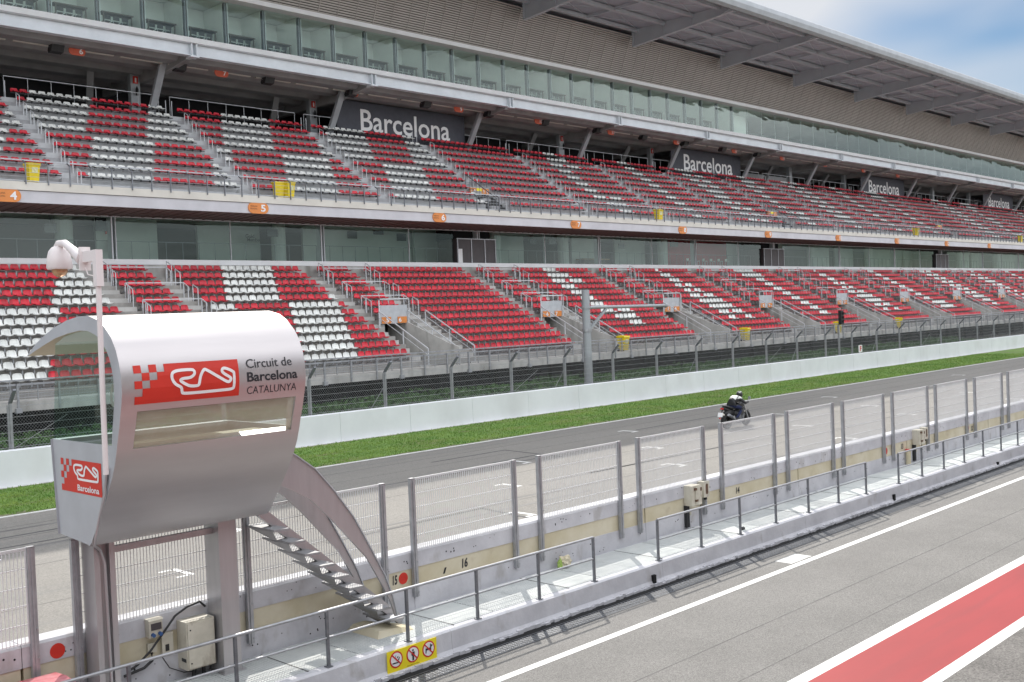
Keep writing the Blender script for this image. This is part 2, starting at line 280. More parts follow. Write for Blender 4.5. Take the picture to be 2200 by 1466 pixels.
# grass blades along the verge (uncountable)
n = 70000
x = 4 + 96 * rng.random(n) ** 1.5; y = 32.05 + 5.65 * rng.random(n); a = rng.random(n) * 6.28; hh = .03 + .06 * rng.random(n) ** 2; wd = .012 + .02 * rng.random(n)
p0 = np.stack([x - np.cos(a) * wd, y - np.sin(a) * wd, np.full(n, -5.19 + H)], 1); p1 = np.stack([x + np.cos(a) * wd, y + np.sin(a) * wd, np.full(n, -5.19 + H)], 1)
p2 = np.stack([x + (rng.random(n) - .5) * .06, y + (rng.random(n) - .5) * .06, -5.19 + H + hh], 1)
me = bpy.data.meshes.new('grass'); me.from_pydata(np.stack([p0, p1, p2], 1).reshape(-1, 3).tolist(), [], np.arange(3 * n).reshape(-1, 3).tolist()); me.materials.append(MATS['blade'])
o = bpy.data.objects.new('grass', me); S.collection.objects.link(o); tag(o, 'short green grass between the track edge and white barrier', 'grass', kind='stuff')

# earth bank and shrubs behind the barrier
b = MB(); b.prism([(38.3, -5.8), (38.3, -5.0), (42, -4.85), (49, -4.5), (56, -4.5), (56, -5.9)], -40, 300, 'x'); b.build('earth_bank', 'earth', kind='structure')
n = 52000
x = 5 + 110 * rng.random(n) ** 1.3; y = 38.7 + 8.2 * rng.random(n); base = -4.95 + (y - 38.3) * .05
env = .15 + .42 * (np.sin(x * .9) * np.sin(x * .37 + y) * .5 + .5) * (.6 + .4 * np.sin(y * 2.1 + x * 1.7)); z = base + env * rng.random(n) ** .8 + .15
c = np.stack([x, y, z + H], 1); d1 = rng.normal(size=(n, 3)); d1 /= np.linalg.norm(d1, axis=1)[:, None]; d2 = np.cross(d1, rng.normal(size=(n, 3))); d2 /= np.linalg.norm(d2, axis=1)[:, None]
l = (.05 + .09 * rng.random(n))[:, None]; q = np.stack([c - d1 * l, c + d2 * l * .45, c + d1 * l, c - d2 * l * .45], 1).reshape(-1, 3)
me = bpy.data.meshes.new('shrubbery'); me.from_pydata(q.tolist(), [], np.arange(4 * n).reshape(-1, 4).tolist()); me.materials.append(MATS['leaf'])
o = bpy.data.objects.new('shrubbery', me); S.collection.objects.link(o); tag(o, 'dark green scrub on the shaded bank behind the wire fence', 'shrubs', kind='stuff')

# ================================================================== GRANDSTAND
GS = root('grandstand', U((60, 52, -5)), 'long two tier concrete grandstand with a row of glazed boxes and a cantilevered roof', 'grandstand')
BL0 = 28.1 - 2 * BAY                       # first lower block start
NB = 15
def fz(r): return -2.2 + .45 * r           # lower row floor
def fy(r): return 42.78 + .873 * r         # lower row riser front
lt = MB(U)
for k in range(NB):
    x0 = BL0 + k * BAY
    segs = [(x0 - .05, x0 + 9.3, 0, 0), (x0 + 9.3, x0 + 11.25, 5, 0), (x0 + 11.25, x0 + BAY - .05, 0, 0)]
    for (a, c, r0, _) in segs:
        for r in range(r0, 12):
            zb = -3.0 if r0 == 0 else -.16
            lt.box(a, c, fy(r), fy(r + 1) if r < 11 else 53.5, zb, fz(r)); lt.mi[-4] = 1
    for (a, c) in ((x0 + 8.5, x0 + 9.75), (x0 + 12.15, x0 + 13.2)):   # aisle half steps
        for r in range(12):
            if a < x0 + 9.9 and r < 5: cc = x0 + 9.28
            else: cc = c
            lt.box(a, cc, fy(r) - .32, fy(r) - .001, fz(r) - .46, fz(r) - .225); lt.mi[-4] = 2
    lt.box(x0 + 9.3, x0 + 11.25, fy(0) - .1, fy(5) + 3, -3.0, -2.52)
    lt.box(x0 + 11.25, x0 + 11.45, fy(0) + .2, fy(5), -2.6, -1.6)
lt.box(BL0 - 14, XR + 10, 41.15, 42.9, -2.86, -2.5)
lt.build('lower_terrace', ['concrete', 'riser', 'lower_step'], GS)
for k in range(NB):
    x0 = BL0 + k * BAY; vd = MB(U)
    vd.box(x0 + 9.3, x0 + 11.25, 48.4, 48.5, -2.6, -.1)
    vd.prism([(42.3, -2.5), (42.3, -1.55), (43.2, -1.3), (47.1, .1), (47.1, -2.5)], x0 + 11.16, x0 + 11.24, 'x', mi=1)
    vd.prism([(44.5, -2.5), (44.5, -1.7), (47.1, -.16), (47.1, -2.5)], x0 + 9.31, x0 + 9.38, 'x', mi=1)
    vd.build('stair_opening', ['void_shade', 'concrete'], GS)
# under croft: piers and back wall, coloured near black for the shade there
uc = MB(U)
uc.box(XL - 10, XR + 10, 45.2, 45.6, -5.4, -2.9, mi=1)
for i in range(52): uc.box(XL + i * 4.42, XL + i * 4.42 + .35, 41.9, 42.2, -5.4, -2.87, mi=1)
uc.build('undercroft', ['concrete', 'void_shade'], GS)
uc = MB(U); uc.box(XL - 10, XR + 10, 42.2, 42.5, -5.3, -2.9); uc.build('shade_wall', 'void_shade', GS)  # black wall standing in for the deep shade under the terrace
# lower front railing
fr = MB(U)
fr.bar((XL - 8, 41.2, -1.84), (XR, 41.2, -1.84), .075); fr.bar((XL - 8, 41.85, -1.70), (XR, 41.85, -1.70), .06)
for zz in (-2.05, -2.2, -2.33): fr.bar((XL - 8, 41.2, zz), (XR, 41.2, zz), .025)
n = int((XR - XL + 8) / .75)
for i in range(n):
    x = XL - 8 + .65 + i * .775
    if i % 2: fr.box(x - .035, x + .035, 41.08, 41.16, -2.82, -1.80)
    else: fr.box(x - .018, x + .018, 41.18, 41.22, -2.45, -1.86)
    if i % 6 == 3: fr.box(x - .12, x + .1, 41.0, 41.14, -2.9, -2.72); fr.bar((x, 41.85, -2.5), (x, 41.85, -1.7), .04)
fr.build('front_railing', 'galv', GS)
fm = MB(U)
for i in range(int(190 / .12)):
    x = 10 + i * .12; fm.bar((x, 41.22, -2.42), (x, 41.22, -1.9), .008)
for j in range(6): fm.bar((10, 41.23, -2.4 + j * .09), (200, 41.23, -2.4 + j * .09), .008)
fm.build('railing_mesh', 'galv', GS)
# crash rails over the small blocks + aisle handrails
for k in range(NB):
    hr = MB(U); x0 = BL0 + k * BAY; a = x0 + 9.75; c = x0 + 12.9
    for r in (11, 9, 7):
        y = fy(r) - .05; z = fz(r - 1)
        hr.bar((a, y, z + 1.0), (c, y, z + 1.0), .045)
        for xx in (a, c): hr.bar((xx, y, z), (xx, y, z + 1.0), .045)
        for xx in (a, c):
            hr.bar((xx, y, z + 1.0), (xx, y - .45, z + .78), .04); hr.bar((xx, y - .45, z - .45), (xx, y - .45, z + .78), .04)
    for xx in (a - .15, c + .2):
        for r in (11, 10, 8, 6):
            y = fy(r) + .25; hr.bar((xx, y, fz(r)), (xx, y, fz(r) + .88), .035); hr.bar((xx, y, fz(r) + .88), (xx, y - .5, fz(r) + .65), .035); hr.bar((xx, y - .5, fz(r) - .45), (xx, y - .5, fz(r) + .65), .035)
    for xx, ys in ((x0 + 11.3, 46.6), (x0 + 12.6, 46.6), (x0 + 9.2, 46.6)):
        zt = fz(4) + .95; yb = 42.6; zbb = -1.55
        hr.bar((xx, ys, zt), (xx, yb, zbb), .05); hr.bar((xx, yb, zbb), (xx, yb, -2.5), .05); hr.bar((xx, ys, zt), (xx, ys, fz(4)), .05); hr.bar((xx, 44.6, -.6), (xx, 44.6, fz(2) - .2), .05)
        hr.bar((xx, ys, zt - .35), (xx, yb, zbb - .35), .025)
    hr.build('handrail', 'white_steel', GS)
# concourse curb, hall glass, hall interior
cb = MB(U); cb.box(XL, XR, 53.42, 53.78, 2.72, 3.49); cb.build('back_wall', 'concrete', GS); cb = MB(U); cb.box(XL, XR, 53.4, 53.78, 3.50, 3.78); cb.build('curb_wall', 'bright_white', GS)
hall = MB(U)
hall.box(XL, XR, 53.9, 62, 3.5, 3.62, mi=2); hall.box(XL, XR, 53.6, 62, 6.25, 6.4, mi=3); hall.box(XL, XR, 61, 61.2, 3.6, 6.3, mi=1)
for k in range(16):
    xm = 25.66 + (k - 1) * BAY
    hall.prism([(xm - 1.6 + .45 * math.cos(t / 16 * 6.283), 56.2 + .45 * math.sin(t / 16 * 6.283)) for t in range(16)] if k % 3 else [(xm + 4 + .45 * math.cos(t / 16 * 6.283), 56.2 + .45 * math.sin(t / 16 * 6.283)) for t in range(16)], 3.62, 6.25, 'z', mi=0)
    if k % 3 == 1: hall.box(xm + .6, xm + 4.2, 57.2, 57.4, 3.62, 6.25); hall.box(xm + 7.2, xm + 11.5, 58, 58.2, 3.62, 6.25)
    elif k % 3 == 2: hall.box(xm + 1.2, xm + 11.8, 57.6, 57.8, 3.62, 6.25)
    else: hall.box(xm - 3, xm - .8, 57.2, 57.4, 3.62, 6.25); hall.box(xm + 5, xm + 9.0, 58, 58.2, 3.62, 6.25)
hall.box(78.0, 88.6, 57.0, 57.2, 3.62, 6.25, mi=4)
hall.build('hall_interior', ['hall_wall', 'room_dark', 'room_floor', 'room_ceiling', 'room_red'], GS)
ir = MB(U)
ir.bar((XL, 54.6, 4.82), (XR, 54.6, 4.82), .03)
for i in range(210): ir.bar((XL + i * 1.0, 54.6, 3.62), (XL + i * 1.0, 54.6, 4.82), .025)
ir.build('hall_railing', 'dark_steel', GS)
doors = [9.5 + 39.8 * i for i in range(6)]
for i, dx in enumerate(doors):
    d = MB(U); a, c = dx + .6, dx + 4.4
    d.box(a, c, 53.6, 55.4, 3.78, 5.45); d.box(a + .3, c, 54.2, 56, 5.45, 6.2, mi=3)
    for q in (.05, 1.35, 2.65, 3.7): d.box(a + q, a + q + .07, 53.56, 53.6, 3.78, 5.45, mi=1)
    d.box(a, c, 53.55, 53.6, 5.42, 5.48, mi=1)
    if i == 1: d.box(a + .12, a + .5, 53.57, 53.6, 3.8, 4.75, mi=2)
    d.build('stair_enclosure', ['door_brown', 'galv', 'letter_white', 'void_shade'], GS)
gx = sorted([25.66 + BAY * i for i in range(-1, 15)] + [25.66 + BAY * i + 6.9 for i in range(-1, 15)])
gx = [XL] + gx
for i in range(len(gx) - 1):
    a, c = gx[i] + .04, gx[i + 1] - .04
    for dx in doors:
        if a < dx + .6 < c: c = dx + .5; 
        if a < dx + 4.4 < gx[i + 1]: a = dx + 4.5
    if c - a < .3: continue
    g = MB(U); g.quad((a, 53.82, 3.78), (c, 53.82, 3.78), (c, 53.82, 6.03), (a, 53.82, 6.03)); go = g.build('hall_window', 'hall_glass', GS, fix=False)
mu = MB(U)
for i in range(-1, 15):
    xm = 25.66 + BAY * i
    mu.box(xm - .15, xm - .07, 53.78, 54.25, 3.78, 6.02); mu.box(xm + .07, xm + .12, 53.78, 54.25, 3.78, 6.02); mu.box(xm + 6.88, xm + 6.92, 53.8, 53.95, 3.78, 6.02)
mu.box(XL, XR, 53.76, 53.86, 6.0, 6.08)
mu.build('window_mullions', 'white_steel', GS)
# balcony slab
bs = MB(U); bs.box(XL, XR, 50.45, 51.2, 6.72, 7.10); bs.build('balcony_coping', 'coping', GS)
bs = MB(U); bs.box(XL, XR, 50.52, 53.0, 6.15, 6.70); bs.build('balcony_fascia', 'fascia_panel', GS)
bs = MB(U); bs.prism([(50.56, 6.149), (53.9, 6.06), (53.9, 6.3), (52.9, 6.5), (50.56, 6.16)], XL, XR, 'x')
for i in range(int((XR - XL) / .6)): bs.add([(XL + i * .6 + dx, yy, zz - dz) for dx in (0, .12) for (yy, zz) in ((50.6, 6.149), (53.85, 6.062)) for dz in (0, .03)], [(0, 1, 3, 2), (4, 6, 7, 5), (0, 4, 5, 1), (2, 3, 7, 6), (1, 5, 7, 3)])
bs.build('balcony_soffit', 'soffit_brown', GS)
# upper terrace
def uz(r): return 7.38 + .62 * r
def uy(r): return 51.85 + .889 * r
UB0 = 23.3 - 2 * 9.95; NU = 20
ut = MB(U)
ut.box(XL, XR, 51.2, 62, 6.7, 7.06)
voms = [52.0 + 39.8 * i for i in range(-1, 5)]
for r in range(10):
    cuts = []
    if r < 3: cuts = [(v, v + 2.0) for v in voms]
    x = XL
    for (a, c) in cuts + [(XR, XR)]:
        if a < XL: x = max(x, c); continue
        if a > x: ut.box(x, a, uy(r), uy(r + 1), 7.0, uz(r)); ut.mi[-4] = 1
        x = c
ut.box(XL, XR, uy(10), 69, 12.4, 13.0)
for k in range(NU):
    a = UB0 + k * 9.95 + 9.13; c = a + .78
    for r in range(10):
        if r < 3 and any(v - .9 < a < v + 2 for v in voms): pass
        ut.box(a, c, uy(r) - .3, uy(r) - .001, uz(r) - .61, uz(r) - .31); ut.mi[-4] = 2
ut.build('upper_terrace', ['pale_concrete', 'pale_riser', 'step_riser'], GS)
for v in voms:
    vs_ = MB(U)
    for j in range(9): vs_.box(v + .1, v + 1.95, 51.3 + j * .33, 51.62 + j * .33, 6.7, 7.0 - j * .02 if j < 2 else 7.0 - j * .02, mi=0)
    vs_.box(v, v + 2.0, 54.4, 54.5, 7.05, 8.75, mi=1)
    for j in range(7): vs_.box(v + .3, v + 1.9, 53.9 - j * .3, 54.1 - j * .3, 7.08, 8.55 - j * .22, mi=2)
    vs_.build('upper_stair_opening', ['pale_concrete', 'void_shade', 'black'], GS)
for v in voms:
    vr = MB(U)
    for xx in (v - .05, v + 2.05):
        vr.bar((xx, 54.6, 10.1), (xx, 54.6, 8.7), .05); vr.bar((xx, 54.6, 10.1), (xx, 51.6, 8.1), .05); vr.bar((xx, 51.6, 8.1), (xx, 51.6, 7.05), .05)
        for j in range(8): vr.bar((xx, 51.9 + j * .33, 7.1), (xx, 51.9 + j * .33, 8.25 + j * .22), .02)
    vr.bar((v - .05, 54.6, 9.55), (v + 2.05, 54.6, 9.55), .04)
    for j in range(4): vr.bar((v - .05 + j * .7, 54.6, 8.8), (v - .05 + j * .7, 54.6, 10.1), .04)
    vr.build('stair_guard', 'dark_steel', GS)
# upper front railing with leaning posts
ur = MB(U); ur.bar((XL, 50.7, 8.14), (XR, 50.7, 8.14), .06); ur.bar((XL, 50.5, 7.16), (XR, 50.5, 7.16), .04)
ur.build('upper_front_rail', 'galv', GS)
up = MB(U)
for i in range(int((XR - XL) / 1.035)):
    x = 19.95 - 17 * 1.035 + i * 1.035
    if 17 <= i < 115: up = MB(U)
    if i == 115: up = MB(U)
    up.bar((x, 50.42, 7.0), (x, 50.42, 7.95), .055, .05); up.bar((x, 50.42, 7.95), (x, 50.7, 8.13), .055, .05)
    if 17 <= i < 115: up.build('railing_post', 'dark_steel', GS)
up.build('far_railing_posts', 'dark_steel', GS, kind='stuff')
uw = MB(U)
for zz in (7.35, 7.55, 7.75, 7.95): uw.bar((XL, 50.44, zz), (XR, 50.44, zz), .012)
uw.build('upper_railing_wires', 'galv', GS)
# aisle rails of the upper tier, top railing
for k in range(NU):
    ah = MB(U); x = UB0 + k * 9.95 + 9.98 - .12
    for r in range(9):
        y = uy(r) + .45
        if r < 3 and any(v - .5 < x < v + 2.2 for v in voms): continue
        ah.bar((x, y, uz(r)), (x, y, uz(r) + .82), .035); ah.bar((x, y, uz(r) + .82), (x, y - .42, uz(r) + .6), .035); ah.bar((x, y - .42, uz(r) - .3), (x, y - .42, uz(r) + .6), .035)
    a = UB0 + k * 9.95; c = a + 9.2
    for zz in (14.45,): ah.bar((a, 61.3, zz), (c, 61.3, zz), .035)
    for j in range(8): ah.bar((a + j * 9.2 / 7, 61.3, 13), (a + j * 9.2 / 7, 61.3, 14.45), .025)
    for j in (0, 1): ah.bar((c + .25 + j * .4, 60.9, 13), (c + .25 + j * .4, 60.9, 14.1), .04)
    ah.build('aisle_rail', 'white_steel', GS)
for k in range(-1, 15):
    xk = 31.8 + BAY * k
    st = MB(U); st.bar((xk, 61.2, 12.8), (xk, 59.2, 16.0), .42, .24); st.build('strut', 'grey_steel', GS)
# upper concourse
co = MB(U)
co.box(XL, XR, 67.8, 68, 12.9, 16)
for k in range(-1, 15):
    xk = 31.9 + BAY * k; co.box(xk - .5, xk + .1, 62.6, 63.0, 13, 16, mi=1); co.bar((xk - 1.5, 66.5, 13), (xk - 2.6, 63.5, 16), .4, .3, mi=2)
co.box(107, 118, 66.2, 66.3, 13.2, 15.4, mi=3)
co.build('upper_concourse', ['dark', 'grey_steel', 'deck_steel', 'white_steel'], GS)
# ribbed deck under the boxes
dk = MB(U); dk.box(XL, XR, 56.9, 68.4, 16.25, 16.45)
for i in range(5):
    y = 57.5 + i * 2.2; dk.prism([(y, 16.25), (y + .4, 15.85), (y + 1.3, 15.85), (y + 1.7, 16.25)], XL, XR, 'x')
for k in range(-1, 15):
    xk = 32.2 + BAY * k; dk.prism([(56.8, 16.3), (56.9, 15.75), (60.2, 15.4), (68, 15.4), (68, 16.3)], xk - .18, xk + .18, 'x')
dk.build('ribbed_deck', 'deck_steel', GS)
tr = MB(U)
for i in range(70): tr.bar((XL + i * 3.0, 58.95, 15.86), (XL + i * 3.0 + 2.6, 58.95, 15.86), .16, .1)
tr.build('cable_tray', 'coping', GS)
eb = MB(U); eb.box(XL, XR, 56.35, 57.0, 16.62, 16.92); eb.build('box_sill', 'bright_white', GS)
eb = MB(U); eb.box(XL, XR, 56.75, 56.85, 15.98, 16.60); eb.box(XL, XR, 56.55, 57.0, 15.92, 15.98)
for k in range(-1, 15):
    xk = 32.35 + BAY * k
    for q in (-.2, .12): eb.box(xk + q, xk + q + .08, 56.45, 56.8, 15.86, 16.60)
    eb.box(xk - .28, xk + .28, 56.42, 56.9, 15.82, 15.9)
eb.build('edge_beam', 'light_beam', GS)
# boxes
bxi = MB(U)
bxi.box(XL, XR, 57.1, 61.6, 16.6, 16.9, mi=2); bxi.box(XL, XR, 57.05, 61.6, 19.62, 19.75, mi=3); bxi.box(XL, 97, 59.5, 59.65, 16.9, 19.6); bxi.box(97, XR, 64.0, 64.1, 16.9, 19.6, mi=1)
bxi.box(97, XR, 61.6, 64.1, 16.6, 16.9, mi=2); bxi.box(97, XR, 61.6, 64.1, 19.62, 19.75, mi=3)
GX0 = .6115 * 57 - 12 * BAY / 5
for i in range(0, 60):
    x = GX0 + i * BAY / 5
    if x < XL: continue
    if x < 92: bxi.box(x - .05, x + .05, 57.35, 59.5, 16.9, 19.6, mi=4)
bxi.build('box_interior', ['room_wall', 'room_dark', 'room_floor', 'room_ceiling', 'room_wall'], GS)
for i in range(0, 80):
    bm_ = MB(U)
    x = GX0 + i * BAY / 5
    if x < XL or x > XR: continue
    if x < 92: bm_.box(x - .04, x + .04, 57.06, 57.3, 16.92, 19.6); bm_.box(x + .12, x + .16, 57.04, 57.2, 16.92, 19.6, mi=1)
    else: bm_.box(x - .015, x + .015, 57.0, 57.06, 16.92, 19.6, mi=1)
    bm_.build('mullion', ['dark_steel', 'white_steel'], GS)
for i in range(0, 80):
    x = GX0 + i * BAY / 5
    if x < XL or x > XR - 3: continue
    g = MB(U); g.quad((x + .02, 56.98, 16.9), (x + BAY / 5 - .02, 56.98, 16.9), (x + BAY / 5 - .02, 56.95, 19.58), (x + .02, 56.95, 19.58)); g.build('box_window', 'box_glass', GS, fix=False)
wb = MB(U); wb.box(XL, XR, 56.2, 57.3, 19.58, 19.86); wb.build('white_band', 'bright_white', GS)
# louvre screen
lv = MB(U); ns = 22
for i in range(ns):
    t = i / (ns - 1); y = 56.45 - 1.35 * t; z = 19.95 + 3.1 * t
    lv.prism([(y, z), (y - .035, z + .092), (y + .02, z + .092), (y + .05, z)], XL, XR, 'x')
lv.build('louvre_slats', 'louvre', GS)
lv = MB(U)
lv.prism([(56.6, 19.86), (55.28, 23.0), (55.4, 23.0), (56.75, 19.86)], XL, XR, 'x', mi=1)
for k in range(-20, 140):
    x = 32.4 + k * BAY / 9.0
    if XL < x < XR: w_ = .014 if k % 3 else .03; lv.prism([(56.44, 19.9), (56.42, 19.9), (55.03, 23.12), (55.05, 23.12)], x - w_, x + w_, 'x')
lv.build('louvre_frame', ['louvre', 'louvre_back'], GS)
# roof
rf = MB(U); rf.prism([(44.75, 23.55), (56.0, 23.62), (70, 23.2), (70, 23.45), (56, 23.9), (44.75, 23.85)], XL, XR, 'x'); rf.box(XL, XR, 69.5, 70, -5.4, 23.19); rf.box(XR, XR + .3, 52.5, 70, -5.4, 23.1); rf.box(XR, XR + .3, 43, 52.5, -5.4, -2.9)  # boxes are unseen back and end walls, added to stop sun leaking in
RF = rf.build('roof', 'roof_under', GS)
g = MB(U); g.prism([(44.95, 22.95), (44.7, 22.88), (44.46, 23.05), (44.36, 23.4), (44.42, 23.75), (44.6, 23.9), (44.95, 23.9)], XL, XR, 'x'); g.build('gutter', 'grey_steel', RF)
for k in range(-1, 14):
    xk = 32.4 + BAY * k
    g = MB(U)
    g.prism([(54.75, 22.2), (54.75, 23.5), (44.95, 23.55), (44.95, 23.3), (46.5, 22.85)], xk - .04, xk + .04, 'x')
    g.prism([(54.8, 22.12), (54.8, 22.2), (46.5, 22.85), (45.0, 23.0), (45.0, 22.92), (46.5, 22.77)], xk - .17, xk + .17, 'x')
    g.box(xk - .17, xk + .17, 54.75, 54.83, 22.12, 23.5); g.box(xk - .12, xk + .12, 51.6, 51.64, 22.45, 23.5); g.box(xk - .1, xk + .1, 48.8, 48.84, 22.65, 23.5)
    g.build('roof_beam', 'roof_steel', RF)
g = MB(U)
for y, zz in ((54.35, 23.35), (51.6, 23.35), (48.8, 23.35), (46.3, 23.38)): g.box(XL, XR, y - .16, y + .16, zz - .1, zz + .16)
g.build('purlins', 'roof_steel', RF)
g = MB(U)
for k in range(-1, 13):
    xk = 32.4 + BAY * (k + .5); g.box(xk - .06, xk + .06, 45, 54.6, 23.28, 23.5)
    for (ya, yb) in ((54.3, 51.6), (51.6, 48.8), (48.8, 46.3)):
        g.bar((xk - BAY / 2, ya, 23.42), (xk, yb, 23.42), .035); g.bar((xk - BAY / 2, yb, 23.42), (xk, ya, 23.42), .035); g.bar((xk, ya, 23.42), (xk + BAY / 2, yb, 23.42), .035); g.bar((xk, yb, 23.42), (xk + BAY / 2, ya, 23.42), .035)
g.build('roof_bracing', 'roof_steel', RF)

# ------------------------------------------------------------------ seats
def seat_mesh(name, matn, sq=.85):
    prof = [(-.44, .36, .41), (-.46, .42, .43), (-.42, .45, .44), (-.26, .425, .44), (-.10, .42, .43), (-.03, .46, .43), (.01, .55, .43), (.035, .70, .39), (.045, .775, .34), (.04, .795, .29)]
    prof = [(y, .80 + (z - .795) * sq, w + .03) for (y, z, w) in prof]
    nx = 6; vs = []; fs = []
    for (y, z, w) in prof:
        for i in range(nx + 1):
            u = i / nx * 2 - 1; e = abs(u) ** 3
            up = e * .05 if z < .5 else 0; fw = -e * .06 if z >= .46 else 0
            drop = -e * .02 if z > .77 else 0
            vs.append((u * w / 2, y + fw, z + up + drop))
    for j in range(len(prof) - 1):
        for i in range(nx): a = j * (nx + 1) + i; fs.append((a, a + 1, a + nx + 2, a + nx + 1))
    me = bpy.data.meshes.new(name); me.from_pydata(vs, [], fs); me.materials.append(MATS[matn])
    o = bpy.data.objects.new('tmp', me); S.collection.objects.link(o); md = o.modifiers.new('s', 'SOLIDIFY'); md.thickness = .014; md.offset = -1
    bpy.context.view_layer.update(); m2 = bpy.data.meshes.new_from_object(o.evaluated_get(bpy.context.evaluated_depsgraph_get())); m2.name = name
    bpy.data.objects.remove(o); m2.polygons.foreach_set('use_smooth', [True] * len(m2.polygons)); return m2
def bracket_mesh(name, up):
    b = MB(I)
    if up: b.box(-.04, .04, -.30, -.18, .40, .52)
    else: b.box(-.025, .025, -.26, .30, .36, .40); b.box(-.03, .03, -.26, -.18, .18, .36); b.bar((0, -.22, .2), (0, .28, .05), .05)
    o = b.build(name, 'black' if up else 'galv', kind='thing'); me = o.data; bpy.data.objects.remove(o); return me
SR, SW = seat_mesh('red_seat', 'red_plastic'), seat_mesh('white_seat', 'white_plastic')
SRU, SWU = seat_mesh('red_low_seat', 'red_plastic', .70), seat_mesh('white_low_seat', 'white_plastic', .70)
BU, BD = bracket_mesh('bracket_beam', True), bracket_mesh('bracket_arm', False)
LET = {'C': ["..XXX..", ".XXXXX.", "XXX.XXX", "XXX....", "XXX....", "XXX....", "XXX....", "XXX.XXX", ".XXXXX.", "..XXX.."],
 'I': ["..XXX..", "..XXX..", "..XXX..", "..XXX..", "..XXX..", "..XXX..", "..XXX..", "..XXX..", "..XXX..", "..XXX.."],
 'R': ["XXXXXX.", "XXX.XXX", "XXX.XXX", "XXX.XXX", "XXXXXX.", "XXXXX..", "XXX.XX.", "XXX.XXX", "XXX.XXX", "XXX.XXX"],
 'U': ["XXX.XXX", "XXX.XXX", "XXX.XXX", "XXX.XXX", "XXX.XXX", "XXX.XXX", "XXX.XXX", "XXXXXXX", ".XXXXX.", "..XXX.."],
 'T': ["XXXXXXX", "XXXXXXX", "..XXX..", "..XXX..", "..XXX..", "..XXX..", "..XXX..", "..XXX..", "..XXX..", "..XXX.."],
 'D': ["XXXXX..", "XXXXXX.", "XXX.XXX", "XXX.XXX", "XXX.XXX", "XXX.XXX", "XXX.XXX", "XXX.XXX", "XXXXXX.", "XXXXX.."],
 'E': ["XXXXXXX", "XXXXXXX", "XXX....", "XXX....", "XXXXXX.", "XXXXXX.", "XXX....", "XXX....", "XXXXXXX", "XXXXXXX"],
 'A': ["...X...", "..XXX..", "..XXX..", ".XX.XX.", ".XX.XX.", "XXX.XXX", "XXXXXXX", "XXXXXXX", "XXX.XXX", "XX...XX"],
 'L': ["XXX....", "XXX....", "XXX....", "XXX....", "XXX....", "XXX....", "XXX....", "XXX....", "XXXXXXX", "XXXXXXX"],
 'N': ["XX...XX", "XXX..XX", "XXXX.XX", "XXXXXXX", "XX.XXXX", "XX..XXX", "XX...XX", "XX...XX", "XX...XX", "XX...XX"], '_': [".......", ] * 10}
def lower_white(k, i, r):
    if k == 1 or k == 0:
        return (i + (11 - r) + 5) // 7 % 2 == 1 if r >= 7 else (i + 10 - r + 5) // 7 % 2 == 0
    if k == 2: return (i + (11 - r)) // 7 % 2 == 1 if r >= 7 else (i + 10 - r) // 7 % 2 == 0
    if k == 3: return False
    s = 'CATALUNYA_'; ch = s[(k - 4) % len(s)]; ch = 'I' if ch == 'Y' else ch
    rr = 11 - r
    return rr < 10 and 5 <= i < 12 and LET[ch][rr][i - 5] == 'X'
def upper_white(k, i, r):      # k = 0 is the block cut by the left edge of the photograph
    if k in (1, 3): return (i + 9 - r + 5) // 7 % 2 == 1 if r >= 5 else (i + 4 - r + 2) // 7 % 2 == 1
    if k in (0, 2): return (i + 9 - r + 1) // 7 % 2 == 1 if r >= 5 else (i + 4 - r + 5) // 7 % 2 == 0
    if k < 5: return False
    s = 'CIRCUIT_DE_CATAL'; ch = s[(k - 5) % len(s)]; rr = 9 - r
    return 5 <= i < 12 and LET[ch][rr][i - 5] == 'X'
seats = []      # (x, y, z world, white, tier, block, row, col)
for k in range(NB):
    x0 = BL0 + k * BAY
    for r in range(12):
        for i in range(18):
            seats.append(((x0 + .235 + i * .47) * SC, (fy(r) + .70) * SC, fz(r) * SC + H, lower_white(k - 0, i, r), 0, k, r, i))
        if r >= 5:
            for i in range(5): seats.append(((x0 + 9.98 + i * .47) * SC, (fy(r) + .70) * SC, fz(r) * SC + H, False, 1, k, r, i))
for k in range(NU):
    x0 = UB0 + k * 9.95
    for r in range(10):
        for i in range(18):
            xx = x0 + .25 + i * .505
            if r < 3 and any(v - .1 < xx < v + 2.1 for v in voms): continue
            seats.append((xx * SC, (uy(r) + .72) * SC, uz(r) * SC + H, upper_white(k - 1, i, r), 2, k, r, i))
def project(p):
    v = RM.T @ (np.array(p) - np.array([0, 0, H])); return 1100 + 2290 * v[0] / v[2], 733 + 2290 * v[1] / v[2], v[2]
cand = []
for idx, s in enumerate(seats):
    u, v, d = project((s[0], s[1], s[2] + .6))
    hid = (60 < u < 660 and v > 672 + max(0, (230 - u)) * .5) or (200 < u < 225 and v > 540)
    if 6 < u < 2194 and not hid: cand.append((d, idx))
cand.sort(); near = set(i for _, i in cand[:300])
last = {}
for s in seats: last[(s[4], s[5], s[6])] = max(last.get((s[4], s[5], s[6]), 0), s[7])
BLN = {(0, 0): 'leftmost', (0, 1): 'leftmost', (0, 2): 'second', (0, 3): 'third', (1, 1): 'first narrow', (1, 0): 'first narrow', (1, 2): 'second narrow', (2, 1): 'leftmost', (2, 2): 'second', (2, 3): 'third', (2, 0): 'leftmost'}
